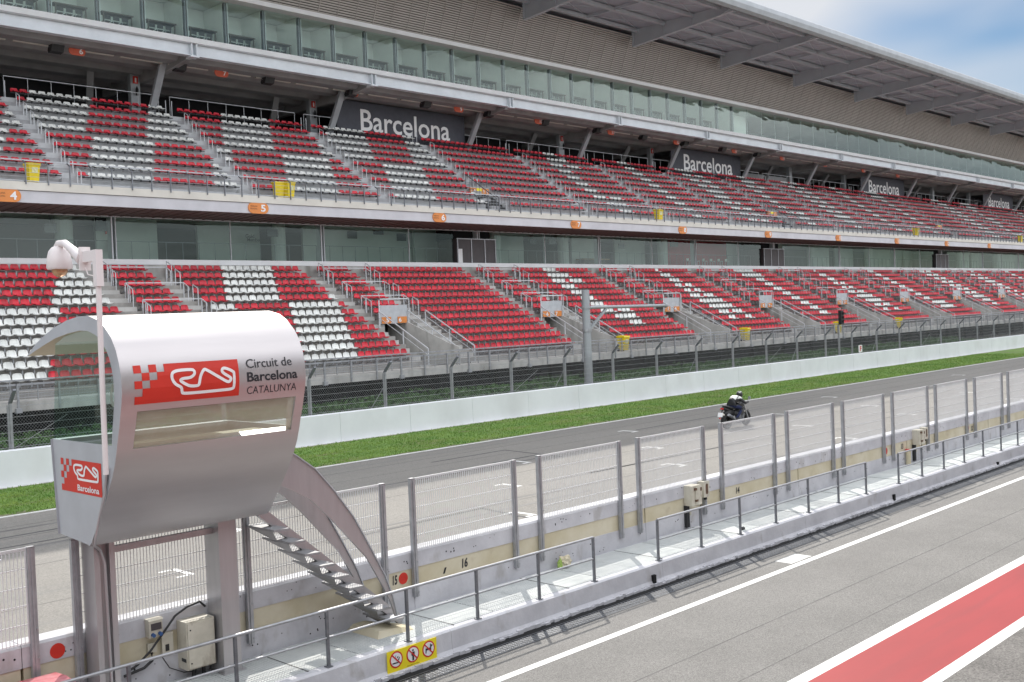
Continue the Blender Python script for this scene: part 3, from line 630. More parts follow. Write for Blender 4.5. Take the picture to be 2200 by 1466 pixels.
for n_, idx in enumerate(sorted(near)):
    x, y, z, w, tier, k, r, i = seats[idx]
    o = bpy.data.objects.new('stadium_seat', (SWU if w else SRU) if tier == 2 else (SW if w else SR)); S.collection.objects.link(o); o.location = (x, y, z); o.rotation_euler = (0, 0, R(random.uniform(-1.2, 1.2)))
    tag(o, '%s plastic seat, %s from right in row %d up, %s block of %s tier' % ('white' if w else 'red', ORD[last[(tier, k, r)] - i + 1], r + 1, BLN.get((tier, k), 'next'), 'upper' if tier == 2 else 'lower'), 'seat', 'plastic seats in the grandstand')
    c = bpy.data.objects.new('bracket', BU if tier == 2 else BD); S.collection.objects.link(c); c.parent = o
def bulk(idxs, me, me2):
    A = np.array([tuple(v.co) for v in me.vertices]); F = [tuple(p.vertices) for p in me.polygons]
    A2 = np.array([tuple(v.co) for v in me2.vertices]); F2 = [tuple(p.vertices) for p in me2.polygons]
    return A, F, A2, F2
allv = []; allf = []; allm = []; base = 0; sm = []
geo = {}
for key, me in (('r', SR), ('w', SW), ('R', SRU), ('W', SWU), ('u', BU), ('d', BD)):
    geo[key] = (np.array([tuple(v.co) for v in me.vertices]), np.array([list(p.vertices) if len(p.vertices) == 4 else list(p.vertices) + [p.vertices[-1]] for p in me.polygons]))
for idx, s in enumerate(seats):
    if idx in near: continue
    if s[0] > 205 * SC: continue
    for key, mi in (((('W' if s[3] else 'R') if s[4] == 2 else ('w' if s[3] else 'r')), 1 if s[3] else 0), ('u' if s[4] == 2 else 'd', 2 if s[4] == 2 else 3)):
        A, F = geo[key]; allv.append(A + np.array(s[:3])); allf.append(F + base); base += len(A); allm += [mi] * len(F); sm += [mi < 2] * len(F)
me = bpy.data.meshes.new('seat_rows'); me.from_pydata(np.concatenate(allv).tolist(), [], np.concatenate(allf).tolist())
for q in ('red_plastic', 'white_plastic', 'black', 'galv'): me.materials.append(MATS[q])
me.polygons.foreach_set('material_index', allm); me.polygons.foreach_set('use_smooth', sm); me.update()
o = bpy.data.objects.new('seat_rows', me); S.collection.objects.link(o)
tag(o, 'thousands of red and white plastic seats filling both tiers of the grandstand', 'seats', kind='stuff')
# beam the upper seats hang on
sbm = MB(U)
for k in range(NU):
    x0 = UB0 + k * 9.95
    for r in range(10): sbm.box(x0 + (1.0 if (r < 3 and any(v < x0 + .5 < v + 2 for v in voms)) else 0), x0 + 9.1, uy(r) + .48, uy(r) + .56, uz(r) + .375, uz(r) + .41)
sbm.build('seat_beams', 'black', GS)

# ------------------------------------------------------------------ things on the stand
# Barcelona banners
for j, (a, c) in enumerate(((45.75, 58.1), (85.6, 98.0), (125.4, 137.8), (165.2, 177.6))):
    t = root('banner', U(((a + c) / 2, 60.9, 13)), '%s dark banner reading Barcelona above the upper seats, counted from the left' % ORD[j + 1], 'banner', 'Barcelona banners above the upper tier')
    g = MB(U); g.box(a, c, 60.95, 61.0, 12.95, 15.75); g.build('cloth', 'banner', t)
    g = MB(U); wv = (c - a)
    text(g, 'Barcelona', lambda u, v, a=a, wv=wv: (a + wv * .17 + u, 60.93, 13.72 + v), wv * .70, 1.55, bold=.012); g.build('lettering', 'letter_white', t)
# fascia number signs
def oval(g, cx, y, cz, w, h, mi=0, t=.05):
    r = h / 2; pts = [(cx + w / 2 - r + r * math.cos(q), cz + r * math.sin(q)) for q in [(-90 + i * 18) * math.pi / 180 for i in range(11)]] + [(cx - w / 2 + r + r * math.cos(q), cz + r * math.sin(q)) for q in [(90 + i * 18) * math.pi / 180 for i in range(11)]]
    g.prism(pts, y, y - t, 'y', mi)
for j in range(11):
    num = 4 + j; cx = 32.35 + (j - 1) * BAY; t = root('section_sign', U((cx, 50.5, 6.2)), 'orange oval sign with number %d on the balcony fascia' % num, 'sign', 'orange number signs on the balcony fascia')
    g = MB(U); oval(g, cx, 50.515, 6.44, 1.28 if j < 2 else 1.15, .60); g.build('plate', 'orange', t)
    g = MB(U); text(g, str(num), lambda u, v, cx=cx: (cx + .14 + u * 1, 50.45, 6.25 + v), .30 if num < 10 else .42, .38, bold=.03)
    g.build('lettering', 'letter_white', t)
    g = MB(U); text(g, 'TRIBUNA', lambda u, v, cx=cx: (cx - .52 + u, 50.455, 6.50 + v), .45, .07); text(g, 'PRINCIPAL', lambda u, v, cx=cx: (cx - .52 + u, 50.455, 6.36 + v), .45, .07); g.build('small_lettering', 'rust', t)
# red orange signs and speakers hanging under the deck
for j, xx in enumerate((.4492, .6029, .775, .9441, 1.095, 1.2537, 1.42, 1.5893, 1.7488, 1.91, 2.07, 2.23)):
    cx = xx * 58.7; num = 6 + j; t = root('hanging_sign', U((cx, 58.7, 15.5)), 'red orange sign with number %d hanging under the box deck' % num, 'sign', 'red orange numbers hanging under the deck')
    g = MB(U); oval(g, cx, 58.7, 15.72, .95, .48); g.build('plate', 'orange_red', t); g = MB(U); text(g, str(num), lambda u, v, cx=cx: (cx + .1 + u, 58.63, 15.57 + v), .22 if num < 10 else .3, .3, bold=.02); g.build('lettering', 'letter_white', t)
    if j: g = MB(U); g.bar((cx, 58.72, 15.9), (cx, 58.72, 16.3), .04); g.build('hanger', 'dark_steel', t)
for j, xx in enumerate((.4286, .5540, .6587, .7714, .8865, .9968, 1.1049, 1.22, 1.33, 1.44, 1.55, 1.66)):
    cx = xx * 58.8; t = root('loudspeaker', U((cx, 58.8, 15.3)), 'black loudspeaker under the box deck, %s from the left' % ORD[j + 1], 'loudspeaker', 'black loudspeakers under the deck')
    g = MB(U); g.prism([(58.5, 15.5), (58.35, 15.85), (58.75, 15.98), (59.0, 15.6), (58.9, 15.45)], cx - .34, cx + .34, 'x'); g.build('cabinet', 'black', t)
    g = MB(U); g.bar((cx, 58.8, 15.9), (cx, 58.8, 16.3), .06); g.bar((cx - .38, 58.75, 15.75), (cx + .38, 58.75, 15.75), .05); g.build('yoke', 'dark_steel', t)
# extinguisher signs on the concourse pillars
for j in range(5):
    xk = 31.7 + BAY * j; t = root('fire_extinguisher', U((xk, 62.5, 13.8)), 'fire extinguisher under a red sign on upper concourse pillar, %s from the left' % ORD[j + 1], 'extinguisher', 'fire extinguishers on pillars')
    g = MB(U); g.box(xk - .16, xk + .16, 62.54, 62.58, 15.3, 15.75, mi=0); g.box(xk - .05, xk + .05, 62.52, 62.54, 15.38, 15.65, mi=1); g.build('sign_plate', ['red_sign', 'letter_white'], t)
    g = MB(U); g.tube([(xk, 62.4, 14.55), (xk, 62.4, 14.95), (xk, 62.4, 15.02), (xk, 62.4, 15.1)], [.09, .09, .05, .03], 10); g.build('cylinder', 'black', t)
# wheelie bins
def bin_at(x, y, z, fn, rz, lab, pair=False):
    P = fn((x, y, z)); t = root('wheelie_bin', P, lab, 'bin', 'yellow bins on the stand'); t.rotation_euler = (0, 0, rz)
    g = MB(I); zz = P
    g.fn = lambda p: (p[0] + P[0], p[1] + P[1], p[2] + P[2])
    g.add([(-.24, -.24, .08), (.24, -.24, .08), (.24, .24, .08), (-.24, .24, .08), (-.30, -.33, 1.0), (.30, -.33, 1.0), (.30, .34, 1.0), (-.30, .34, 1.0)], [(0, 1, 2, 3), (4, 5, 6, 7), (0, 1, 5, 4), (1, 2, 6, 5), (2, 3, 7, 6), (3, 0, 4, 7)])
    g.box(-.32, .32, -.35, -.31, .93, 1.0)
    g.build('body', 'yellow_bin', t)
    g = MB(I); g.fn = lambda p: (p[0] + P[0], p[1] + P[1], p[2] + P[2]); g.prism([(-.38, 1.0), (-.34, 1.08), (.25, 1.12), (.38, 1.06), (.40, 1.0)], -.33, .33, 'x'); g.bar((-.25, .43, 1.05), (.25, .43, 1.05), .04); g.build('lid', 'yellow_bin', t)
    for sx in (-1, 1):
        g = MB(I); g.fn = lambda p: (p[0] + P[0], p[1] + P[1], p[2] + P[2]); g.disc((sx * .27, .22, .11), .11, 'x', t=.05); g.build('wheel', 'rubber', t)
    g = MB(I); g.fn = lambda p: (p[0] + P[0], p[1] + P[1], p[2] + P[2]); g.add([(-.13, -.3, .55), (.17, -.3, .55), (.18, -.325, .85), (-.14, -.325, .85)], [(0, 1, 2, 3)]); g.build('print', 'bin_print', t)
    return t
for j, (xx, lb, rz) in enumerate(((.4017, 'yellow bin on the upper balcony above the orange number 4', 0), (.6802, 'pair mate yellow bin on the upper balcony above the orange number 5', .1), (1.3654, 'yellow bin on the upper balcony between orange numbers 7 and 8', -.1), (2.3139, 'yellow bin on the upper balcony under the third banner, standing alone', 0), (2.96, 'yellow bin on the upper balcony at the right edge of view', 0))):
    lb = lb.replace('pair mate ', ''); bin_at(xx * 51.15, 51.15, 7.12, U, rz, lb)
bin_at(.6742 * 51.2 - .15, 51.5, 7.12, U, 1.2, 'yellow bin turned sideways behind another on the balcony above number 5')
for j, (xx, lb) in enumerate(((1.2665, 'yellow bin behind the lower railing right of the gantry pole'), (1.6069, 'yellow bin behind the lower railing nearest the motorcycle'), (1.9435, 'yellow bin half hidden behind the black signal box'), (2.2176, 'rightmost yellow bin behind the lower railing'))):
    bin_at(xx * 41.9, 41.95, -2.5, U, .15 * j, lb)
# sign boxes over the lower stair openings
for k in range(1, 11):
    x0 = BL0 + k * BAY; n1 = 3 + k
    if k == 1: continue
    t = root('stair_sign', U((x0 + 10.2, 46.6, -.1)), 'white guard panel with orange numbers %d and %d over lower stair' % (n1, n1 + 1), 'sign', 'number panels over the lower stairs')
    g = MB(U); g.box(x0 + 9.3, x0 + 11.3, 46.65, 46.7, -.16, .88); g.build('panel', 'panel_grey', t)
    for q, nn, in ((0, n1), (1, n1 + 1)):
        g = MB(U); g.box(x0 + 9.4 + q * 1.15, x0 + 10.05 + q * 1.15, 46.6, 46.64, -.14, .22); g.build('number_plate', 'orange', t)
        g = MB(U); text(g, str(nn), lambda u, v, x0=x0, q=q: (x0 + 9.68 + q * .9 + u, 46.58, -.08 + v), .2, .24, bold=.03); g.build('lettering', 'letter_white', t)
    g = MB(U); g.tube([(x0 + 9.22, 46.6, -.2), (x0 + 9.22, 46.6, 1.15), (x0 + 9.3, 46.6, 1.22), (x0 + 11.3, 46.6, 1.22), (x0 + 11.38, 46.6, 1.15), (x0 + 11.38, 46.6, -1.2)], .035, 6); g.build('guard_frame', 'white_steel', t)
# number panels in the upper stair openings
for j, v in enumerate(voms[1:4]):
    t = root('stair_sign', U((v + 1, 54.5, 8.7)), 'orange and yellow panel over the %s stair opening of upper tier' % ORD[j + 1], 'sign', 'panels over the upper stairs')
    g = MB(U); g.box(v + .05, v + .75, 54.33, 54.38, 8.7, 9.15); g.box(v + 1.25, v + 1.95, 54.33, 54.38, 8.7, 9.15); g.box(v + .75, v + 1.25, 54.34, 54.38, 8.7, 9.15, mi=1); g.build('panel', ['orange', 'sign_yellow'], t)
    g = MB(U); text(g, '%d  %d' % (7 + 4 * j, 8 + 4 * j), lambda u, w, v=v: (v + .15 + u, 54.31, 8.8 + w), .45, .25, bold=.02); text(g, '%d  %d' % (9 + 4 * j, 10 + 4 * j), lambda u, w, v=v: (v + 1.38 + u, 54.31, 8.8 + w), .45, .25, bold=.02); g.build('lettering', 'letter_white', t)
# tables and chairs in the boxes
def table_and_chairs(i, x):
    P = U((x + 1.35, 57.72, 16.9)); f = lambda p: (p[0] + P[0], p[1] + P[1], p[2] + P[2])
    t = root('table', P, 'dark long table in the %s glazed box from the left' % ORD[i + 1], 'table', 'tables in the glazed boxes')
    g = MB(f); g.box(-1.05, 1.05, -.35, .35, 1.02, 1.10); g.build('tabletop', 'furniture', t)
    for sx in (-1, 1):
        for sy in (-1, 1): g = MB(f); g.box(sx * .93 - .04, sx * .93 + .04, sy * .28 - .04, sy * .28 + .04, 0, 1.02); g.build('leg', 'furniture', t)
    for c in range(3):
        Pc = (P[0] - .6 + c * .58, P[1] + .1, P[2] + .12); fc = lambda p, Pc=Pc: (p[0] + Pc[0], p[1] + Pc[1], p[2] + Pc[2])
        tt = root('chair', Pc, '%s chair from left at the table in the %s glazed box' % (ORD[c + 1], ORD[i + 1]), 'chair', 'chairs in the glazed boxes')
        g = MB(fc); g.box(-.22, .22, -.22, .22, .43, .47); g.build('seat', 'black', tt)
        g = MB(fc); g.box(-.21, .21, -.24, -.20, .55, .80); g.build('backrest', 'black', tt)
        g = MB(fc)
        for sx in (-1, 1): g.bar((sx * .2, -.22, 0), (sx * .2, -.22, .8), .03); g.bar((sx * .2, .2, 0), (sx * .2, .2, .45), .03)
        g.build('frame', 'galv', tt)
nbx = 0
for i in range(0, 60):
    x = GX0 + i * BAY / 5
    if x < 21 or x > 90: continue
    if nbx < 25: table_and_chairs(nbx, x)
    nbx += 1
# hall screens, pictures, lettering
for j, (xx, y, z0, z1, w) in enumerate(((.4158, 55.5, 5.25, 5.72, .62), (.4297, 56.0, 5.45, 5.85, .62), (.4647, 55.2, 5.4, 6.1, .62), (.6572, 55.5, 5.4, 5.85, .75), (.92, 55.6, 5.4, 6.05, .7), (1.075, 56, 5.5, 5.85, .7), (1.115, 55.5, 5.45, 5.9, .8), (1.27, 56, 5.3, 5.7, .8), (1.405, 56, 5.6, 6.05, 1.2))):
    cx = xx * y; t = root('hanging_screen', U((cx, y, z0)), 'black screen hung behind the hall glass, %s from the left' % ORD[j + 1], 'screen', 'screens hanging in the hall')
    g = MB(U); g.box(cx - w / 2, cx + w / 2, y, y + .06, z0, z1); g.build('panel', 'glow_screen', t); g = MB(U); g.bar((cx, y + .08, z1 - .1), (cx, y + .08, 6.25), .035); g.build('hanger', 'dark_steel', t)
for j, (xx, z0, z1, w) in enumerate(((.766, 5.62, 6.1, .75), (.805, 5.95, 6.2, .85), (.8405, 5.55, 6.05, .8))):
    cx = xx * 57.5; g = MB(U); g.box(cx - w / 2, cx + w / 2, 57.48, 57.54, z0, z1); g.build('picture', ['dark', 'galv'], None, 'dark framed photograph on the hall wall, %s of three from left' % ORD[j + 1], 'picture', 'pictures on the hall wall')
g = MB(U); text(g, 'Gold', lambda u, v: (.6238 * 57.1 + u, 57.15, 5.42 + v), .62, .24, bold=.02); text(g, 'Member', lambda u, v: (.6258 * 57.1 + u, 57.15, 5.22 + v), .95, .2, bold=.02)
g.build('lettering_sign', 'letter_black', None, 'dark lettering Gold Member on the pale hall wall', 'sign')
t = root('fire_extinguisher', U((26.9, 57.1, 4.5)), 'black fire extinguisher under red sign behind hall glass', 'extinguisher')
g = MB(U); g.box(26.75, 27.05, 57.1, 57.14, 5.42, 5.78); g.build('sign_plate', 'red_sign', t); g = MB(U); g.tube([(26.95, 57.0, 4.45), (26.95, 57.0, 4.95), (26.95, 57, 5.05)], [.12, .12, .05], 10); g.build('cylinder', 'black', t)
for j in range(6):
    cx = 80.0 + j * 1.25; P = U((cx, 55.4, 3.62)); f = lambda p, P=P: (p[0] + P[0], p[1] + P[1], p[2] + P[2])
    t = root('bar_stool', P, 'pale bar stool in front of the red hall wall, %s from the left' % ORD[j + 1], 'stool', 'stools in the red hall')
    g = MB(f); g.box(-.2, .2, -.2, .2, .75, .79); g.box(-.2, .2, .16, .2, .8, 1.05); g.build('seat', 'white_plastic', t)
    g = MB(f)
    for sx in (-1, 1):
        for sy in (-1, 1): g.bar((sx * .2, sy * .2, 0), (sx * .16, sy * .16, .75), .03)
    g.build('legs', 'white_steel', t)
t = root('counter', U((72, 56.5, 3.6)), 'wooden counter behind the hall glass left of the red wall', 'counter'); g = MB(U); g.box(66.5, 69.5, 56.3, 56.9, 3.62, 4.35); g.build('body', 'furniture', t); g = MB(U); g.box(66.3, 69.7, 56.2, 57, 4.35, 4.45); g.build('top', 'wood', t)

# ================================================================== BARRIER, CATCH FENCE, GANTRY
BR = root('concrete_barrier', K((60, 38.2, -5.2)), 'long pale painted concrete barrier along the far track side', 'barrier')
g = MB()
for i in range(100):
    a = -20 + i * 4.0; g.prism([(37.97, -5.3), (38.0, -3.96), (38.05, -3.93), (38.3, -3.93), (38.4, -5.3)], a, a + 3.985, 'x')
g.build('wall', 'barrier_white', BR)
CF = root('catch_fence', K((60, 38.3, -5.2)), 'tall chain link debris fence with angled post tops behind the barrier', 'fence')
px = [26.8 + 4.17 * k for k in range(-6, 46)]
for j, x in enumerate(px):
    g = MB(); g.box(x - .045, x + .045, 38.42, 38.52, -5.0, -2.32); g.box(x - .11, x - .05, 38.45, 38.5, -5.0, -2.4, mi=0); g.bar((x, 38.47, -2.34), (x, 38.0, -1.86), .11, .08, mi=1); g.build('post', ['galv', 'dark_steel'], CF)
g = MB()
for zz in (-2.45, -2.83, -3.1, -3.36, -3.62, -3.88): g.bar((0, 38.41, zz), (235, 38.41, zz), .014)
for zz, yy in ((-2.1, 38.22), (-1.92, 38.05)): g.bar((0, yy, zz), (235, yy, zz), .010)
for j in range(0, len(px) - 1, 3):
    g.bar((px[j] + .1, 38.44, -3.9), (px[j + 1] - 2.2, 38.44, -2.9), .016) if j % 2 else None
    g.bar((px[j + 1], 38.44, -2.9), (px[j + 1] - 1.1, 38.44, -4.2), .02)
g.build('wires', 'galv', CF)
pt = .115; z0, z1 = -4.1, -2.36; hgt = z1 - z0; vs = []; fs = []
for sgn in (1, -1):
    for i in range(int(150 / pt)):
        x = 2 + i * pt; a = Vector((x, 38.40, z0)); c = Vector((x + sgn * hgt * .9, 38.40, z1)); b0 = len(vs); w = .0031
        for p in (a, c):
            for dx, dy in ((-w, -w), (w, -w), (0, w)): vs.append((p.x + dx, p.y + dy + (.003 if sgn > 0 else 0), p.z + H))
        for e in range(3): fs.append((b0 + e, b0 + (e + 1) % 3, b0 + 3 + (e + 1) % 3, b0 + 3 + e))
me = bpy.data.meshes.new('chain_link'); me.from_pydata([(v[0] - CF.location.x, v[1] - CF.location.y, v[2] - CF.location.z) for v in vs], [], fs); me.materials.append(MATS['galv'])
o = bpy.data.objects.new('chain_link', me); S.collection.objects.link(o); o.parent = CF
t = root('signal_gantry', K((45.9, 38.85, -5.2)), 'grey steel gantry pole with one horizontal arm behind the barrier', 'gantry')
g = MB(); g.tube([(45.9, 38.85, -5.2), (45.9, 38.85, 1.3)], [.25, .22], 8); g.build('pole', 'grey_steel', t)
g = MB(); g.tube([(46.0, 38.85, .31), (53.4, 38.85, .27)], .10, 10); g.tube([(53.35, 38.85, .27), (53.5, 38.85, .27)], .14, 10); g.build('arm', 'grey_steel', t)
g = MB(); g.bar((46.1, 38.85, -.95), (47.7, 38.85, .22), .13); g.build('brace', 'grey_steel', t)
g = MB(); g.tube([(45.9, 38.85, .25), (45.9, 38.85, .40)], .28, 8); g.tube([(45.9, 38.85, -1.05), (45.9, 38.85, -.88)], .28, 8); g.build('clamp', 'galv', t)
t = root('signal_light', K((75.2, 38.7, -5.2)), 'black signal box on a thin post behind the barrier', 'signal')
g = MB(); g.bar((75.2, 38.7, -5.2), (75.2, 38.7, -1.6), .12); g.build('post', 'galv', t); g = MB(); g.box(75.02, 75.42, 38.35, 38.6, -1.65, -.57); g.build('housing', 'black', t)
for q in range(3): g = MB(); g.tube([(75.25, 38.35, -.8 - q * .3), (75.25, 38.30, -.8 - q * .3)], .11, 10, caps=False); g.build('visor', 'black', t)
t = root('marker_board', K((77.3, 38.0, -3.9)), 'small white board with red letter F on top of the barrier', 'sign')
g = MB(); g.box(77.0, 77.55, 38.0, 38.04, -3.85, -3.30); g.box(77.2, 77.3, 38.04, 38.1, -3.93, -3.5); g.build('board', 'letter_white', t); g = MB(); text(g, 'F', lambda u, v: (77.14 + u, 37.99, -3.76 + v), .28, .38, bold=.04); g.build('lettering', 'sign_red', t)

# ================================================================== PIT WALL, WALKWAY
PW = root('pit_wall', K((40, 15, -5.27)), 'low white concrete pit wall with a recessed cream band', 'wall')
g = MB(); joints = [-20 + 7.0 * i + .49 for i in range(40)]
wx = [-30, -.5] + [12.47 + 6.95 * i for i in range(-1, 30)]
wx = sorted(set([-30.0] + [12.47 + 6.95 * i for i in range(-5, 32)]))
for a, c in zip(wx[:-1], wx[1:]):
    g.prism([(14.9, -4.515), (14.9, -4.235), (14.93, -4.20), (15.27, -4.20), (15.3, -4.235), (15.3, -4.515)], a + .006, c - .006, 'x')
    g.prism([(14.9, -5.3), (14.9, -4.86), (15.3, -4.86), (15.3, -5.3)], a + .006, c - .006, 'x')
g.build('wall', 'white_wall', PW)
g = MB()
for a, c in zip(wx[:-1], wx[1:]): g.box(a + .02, c - .02, 14.915, 15.28, -4.862, -4.513)
g.build('cream_band', 'cream_wall', PW)
g = MB()
for q in range(150):      # chipped spots and bolt holes
    x = random.uniform(3, 40); z = random.choice((random.uniform(-4.45, -4.3), random.uniform(-5.15, -4.95))); r = random.uniform(.006, .018)
    for e in range(random.choice((1, 1, 2, 3))): g.disc((x + random.uniform(-.12, .12), 14.8995, z + random.uniform(-.06, .06)), r, 'y', 6, .001)
for (x, z, w, h) in ((22.6, -4.53, .22, .06), (13.24, -4.72, .1, .055)): g.add([(x - w / 2, 14.912, z - h), (x, 14.912, z - h), (x + w / 2, 14.912, z + h), (x, 14.912, z + h)], [(0, 1, 2, 3)])
g.build('chips', 'dark', PW)
WK = root('walkway', K((40, 14.2, -5.72)), 'raised white walkway with grating beside the pit wall', 'walkway')
g = MB()
for i in range(60):
    a = -30 + i * 6.0
    g.prism([(13.36, -5.9), (13.36, -5.66), (13.40, -5.60), (13.42, -5.30), (13.46, -5.27), (14.9, -5.27), (14.9, -5.9)], a, a + 5.995, 'x')
g.build('kerb', 'white_wall', WK)
g = MB()
for i in range(-30, 240):
    a = i * 1.0 + .2
    if i % 3: g.box(a, a + .99, 13.6, 14.86, -5.272, -5.262)
    else: g.box(a, a + .97, 13.6, 14.86, -5.272, -5.259)
g.build('grating', 'walk_grate', WK)
g = MB()
for i in range(-4, 30): g.bar((i * 3.0 + .19, 13.55, -5.26), (i * 3.0 + .19, 14.86, -5.26), .02, .006)
for i in range(100, 900):
    x = i * .05
    if x < 26: g.bar((x, 13.62, -5.2605), (x, 14.84, -5.2605), .006, .003, mi=2)
for j in range(18): g.bar((4, 13.66 + j * .07, -5.2605), (34, 13.66 + j * .07, -5.2605), .006, .003, mi=2)
for (x, w) in ((17.6, .10), (28.9, .1), (36.8, .14)): g.box(x, x + w, 13.352, 13.41, -5.66, -5.48 if w < .12 else -5.56, mi=1)
g.build('grating_gaps', ['grate_dark', 'void_shade', 'pale_riser'], WK)
# ragged footing under the kerb
g = MB(); n = 600; 
for i in range(n):
    x0_ = 2 + i * .12; d0 = .02 + .05 * random.random(); g.box(x0_, x0_ + .12, 13.36 - d0, 13.37, -5.73, -5.64 - .04 * random.random())
g.build('footing', 'white_wall', WK)
# drain grate along the kerb
DG = MB(); DG.box(-30, 300, 12.78, 13.36, -5.73, -5.7165, mi=0); DG.box(-30, 300, 13.10, 13.36, -5.73, -5.712, mi=1)  # black band against the kerb is its gutter shadow, painted on
for i in range(380):
    x = 3 + i * .10; DG.bar((x, 12.8, -5.714), (x, 13.10, -5.714), .018, .006, mi=2)
for j in range(6): DG.bar((3, 12.82 + j * .065, -5.7135), (60, 12.82 + j * .065, -5.7135), .014, .005, mi=2)
DG.build('drain_grate', ['grate_dark', 'void_shade', 'dark_steel'], None, 'dark metal drain grating along the foot of the walkway kerb', 'drain')
# handrails: three runs
for j, (xs, lb) in enumerate((([-2.0 + 1.59 * i for i in range(0, 12)], 'nearest grey handrail on the walkway, passing the stair foot'), ([17.99 + 1.587 * i for i in range(7)], 'middle grey handrail run on the walkway beside the electric boxes'), ([29.55 + 1.6 * i for i in range(13)], 'grey handrail run farthest along the walkway at right'))):
    xs = [x + (.40 if j == 0 else 0) for x in xs]
    t = root('handrail', K((xs[0], 13.5, -5.27)), lb, 'railing', 'handrails along the pit walkway')
    g = MB(); g.tube([(xs[0], 13.5, -4.4), (xs[-1], 13.5, -4.4)], .025, 8); g.build('top_rail', 'galv', t)
    g = MB(); g.tube([(xs[0], 13.5, -4.82), (xs[-1], 13.5, -4.82)], .02, 8); g.build('mid_rail', 'galv', t)
    for x in xs: g = MB(); g.box(x - .022, x + .022, 13.478, 13.522, -5.27, -4.4); g.box(x - .05, x + .05, 13.45, 13.55, -5.27, -5.255); g.build('post', 'dark_steel', t)
# wire mesh panels: (left post, right post)
pans = [(-.2, 2.2), (2.85, 5.68), (6.28, 9.02), (9.02, 11.78), (12.47, 15.12)]
pr = [(1.067, 1.243), (1.289, 1.463), (1.516, 1.686), (1.732, 1.904), (1.946, 2.123), (2.167, 2.343), (2.388, 2.565), (2.617, 2.794), (2.838, 3.015), (3.06, 3.235)]
pans += [(a * 14.87, c * 14.87) for a, c in pr]
for j, (a, c) in enumerate(pans):
    t = root('mesh_panel', K(((a + c) / 2, 14.87, -5.03)), 'tall wire mesh panel held by steel posts on the pit wall, %s from the left' % ORD[j + 1], 'fence panel', 'wire mesh panels on the pit wall')
    left = a if j not in (2,) else a
    for q, x in enumerate((a, c)):
        if j == 3 and q == 0: continue
        g = MB(); w = .05
        g.box(x - w, x + w, 14.82, 14.832, -5.03, -2.88)                       # C channel web
        g.box(x - w, x - w + .012, 14.832, 14.895, -5.03, -2.88); g.box(x + w - .012, x + w, 14.832, 14.895, -5.03, -2.88); g.box(x - w, x + w, 14.82, 14.9, -2.885, -2.87)
        g.box(x - .012, x + .012, 14.805, 14.82, -5.03, -2.9)
        for zb in (-4.95, -4.4, -4.0): g.disc((x + .03, 14.82, zb), .016, 'y', 8, .02)
        g.build('post', 'galv', t)
    g = MB(); n = int((c - a - .12) / .05)
    for i in range(n + 1):
        x = a + .07 + (c - a - .14) * i / n; g.bar((x, 14.86, -4.19), (x, 14.86, -2.90), .0085)
    for zz in (-4.17, -3.92, -3.66, -3.41, -3.16, -2.91): g.bar((a + .05, 14.866, zz), (c - .05, 14.866, zz), .012)
    g.build('wire_mesh', 'bright_wire', t)
    g = MB(); g.bar((a + .04, 14.862, -2.885), (c - .04, 14.862, -2.885), .022); g.bar((a + .06, 14.862, -4.19), (a + .06, 14.862, -2.9), .014); g.bar((c - .06, 14.862, -4.19), (c - .06, 14.862, -2.9), .014); g.build('mesh_edge', 'bright_wire', t)
# wall writing and discs
for j, (x, z, lb) in enumerate(((12.23, -4.66, 'red disc sticker beside the number 15 on the pit wall'), (6.0, -4.39, 'red disc sticker on white wall left of the cabin legs'), (31.8, -4.68, 'red disc sticker on pit wall left of the farther electric box'), (38.34, -4.64, 'red disc sticker on pit wall right of the farther electric box'))):
    t = root('disc_sticker', K((x, 14.9, z)), lb, 'sticker', 'red discs on the pit wall'); g = MB(); g.disc((x, 14.911 if z < -4.5 else 14.897, z), .105, 'y', 28, .004); g.build('disc', 'red_sign', t)
    g = MB(); yy = 14.905 if z < -4.5 else 14.891
    text(g, 'ZONA', lambda u, v, x=x, z=z: (x - .05 + u, yy, z + .015 + v), .10, .022); text(g, 'RESERVADA', lambda u, v, x=x, z=z: (x - .08 + u, yy, z - .03 + v), .16, .022); g.build('lettering', 'sign_red', t)
for (s_, x, z, w, h, lb) in (('15', 12.0, -4.74, .11, .17, 'hand painted black 15 next to the red disc'), ('16', 13.70, -4.76, .15, .18, 'black number painted right of the black dash mark'), ('14', 23.25, -4.75, .17, .16, 'black 14 painted on cream band beside the electric boxes'), ('13', 32.9, -4.75, .16, .17, 'black 13 painted left of the farther electric box'), ('12', 38.65, -4.76, .16, .17, 'black 12 painted right of the farthest red disc')):
    g = MB(); text(g, s_, lambda u, v: (x - .02 + u, 14.908, z + v), w, h, bold=.035, shear=.1); g.build('painted_number', 'letter_black', None, lb, 'number', 'numbers painted on the pit wall')
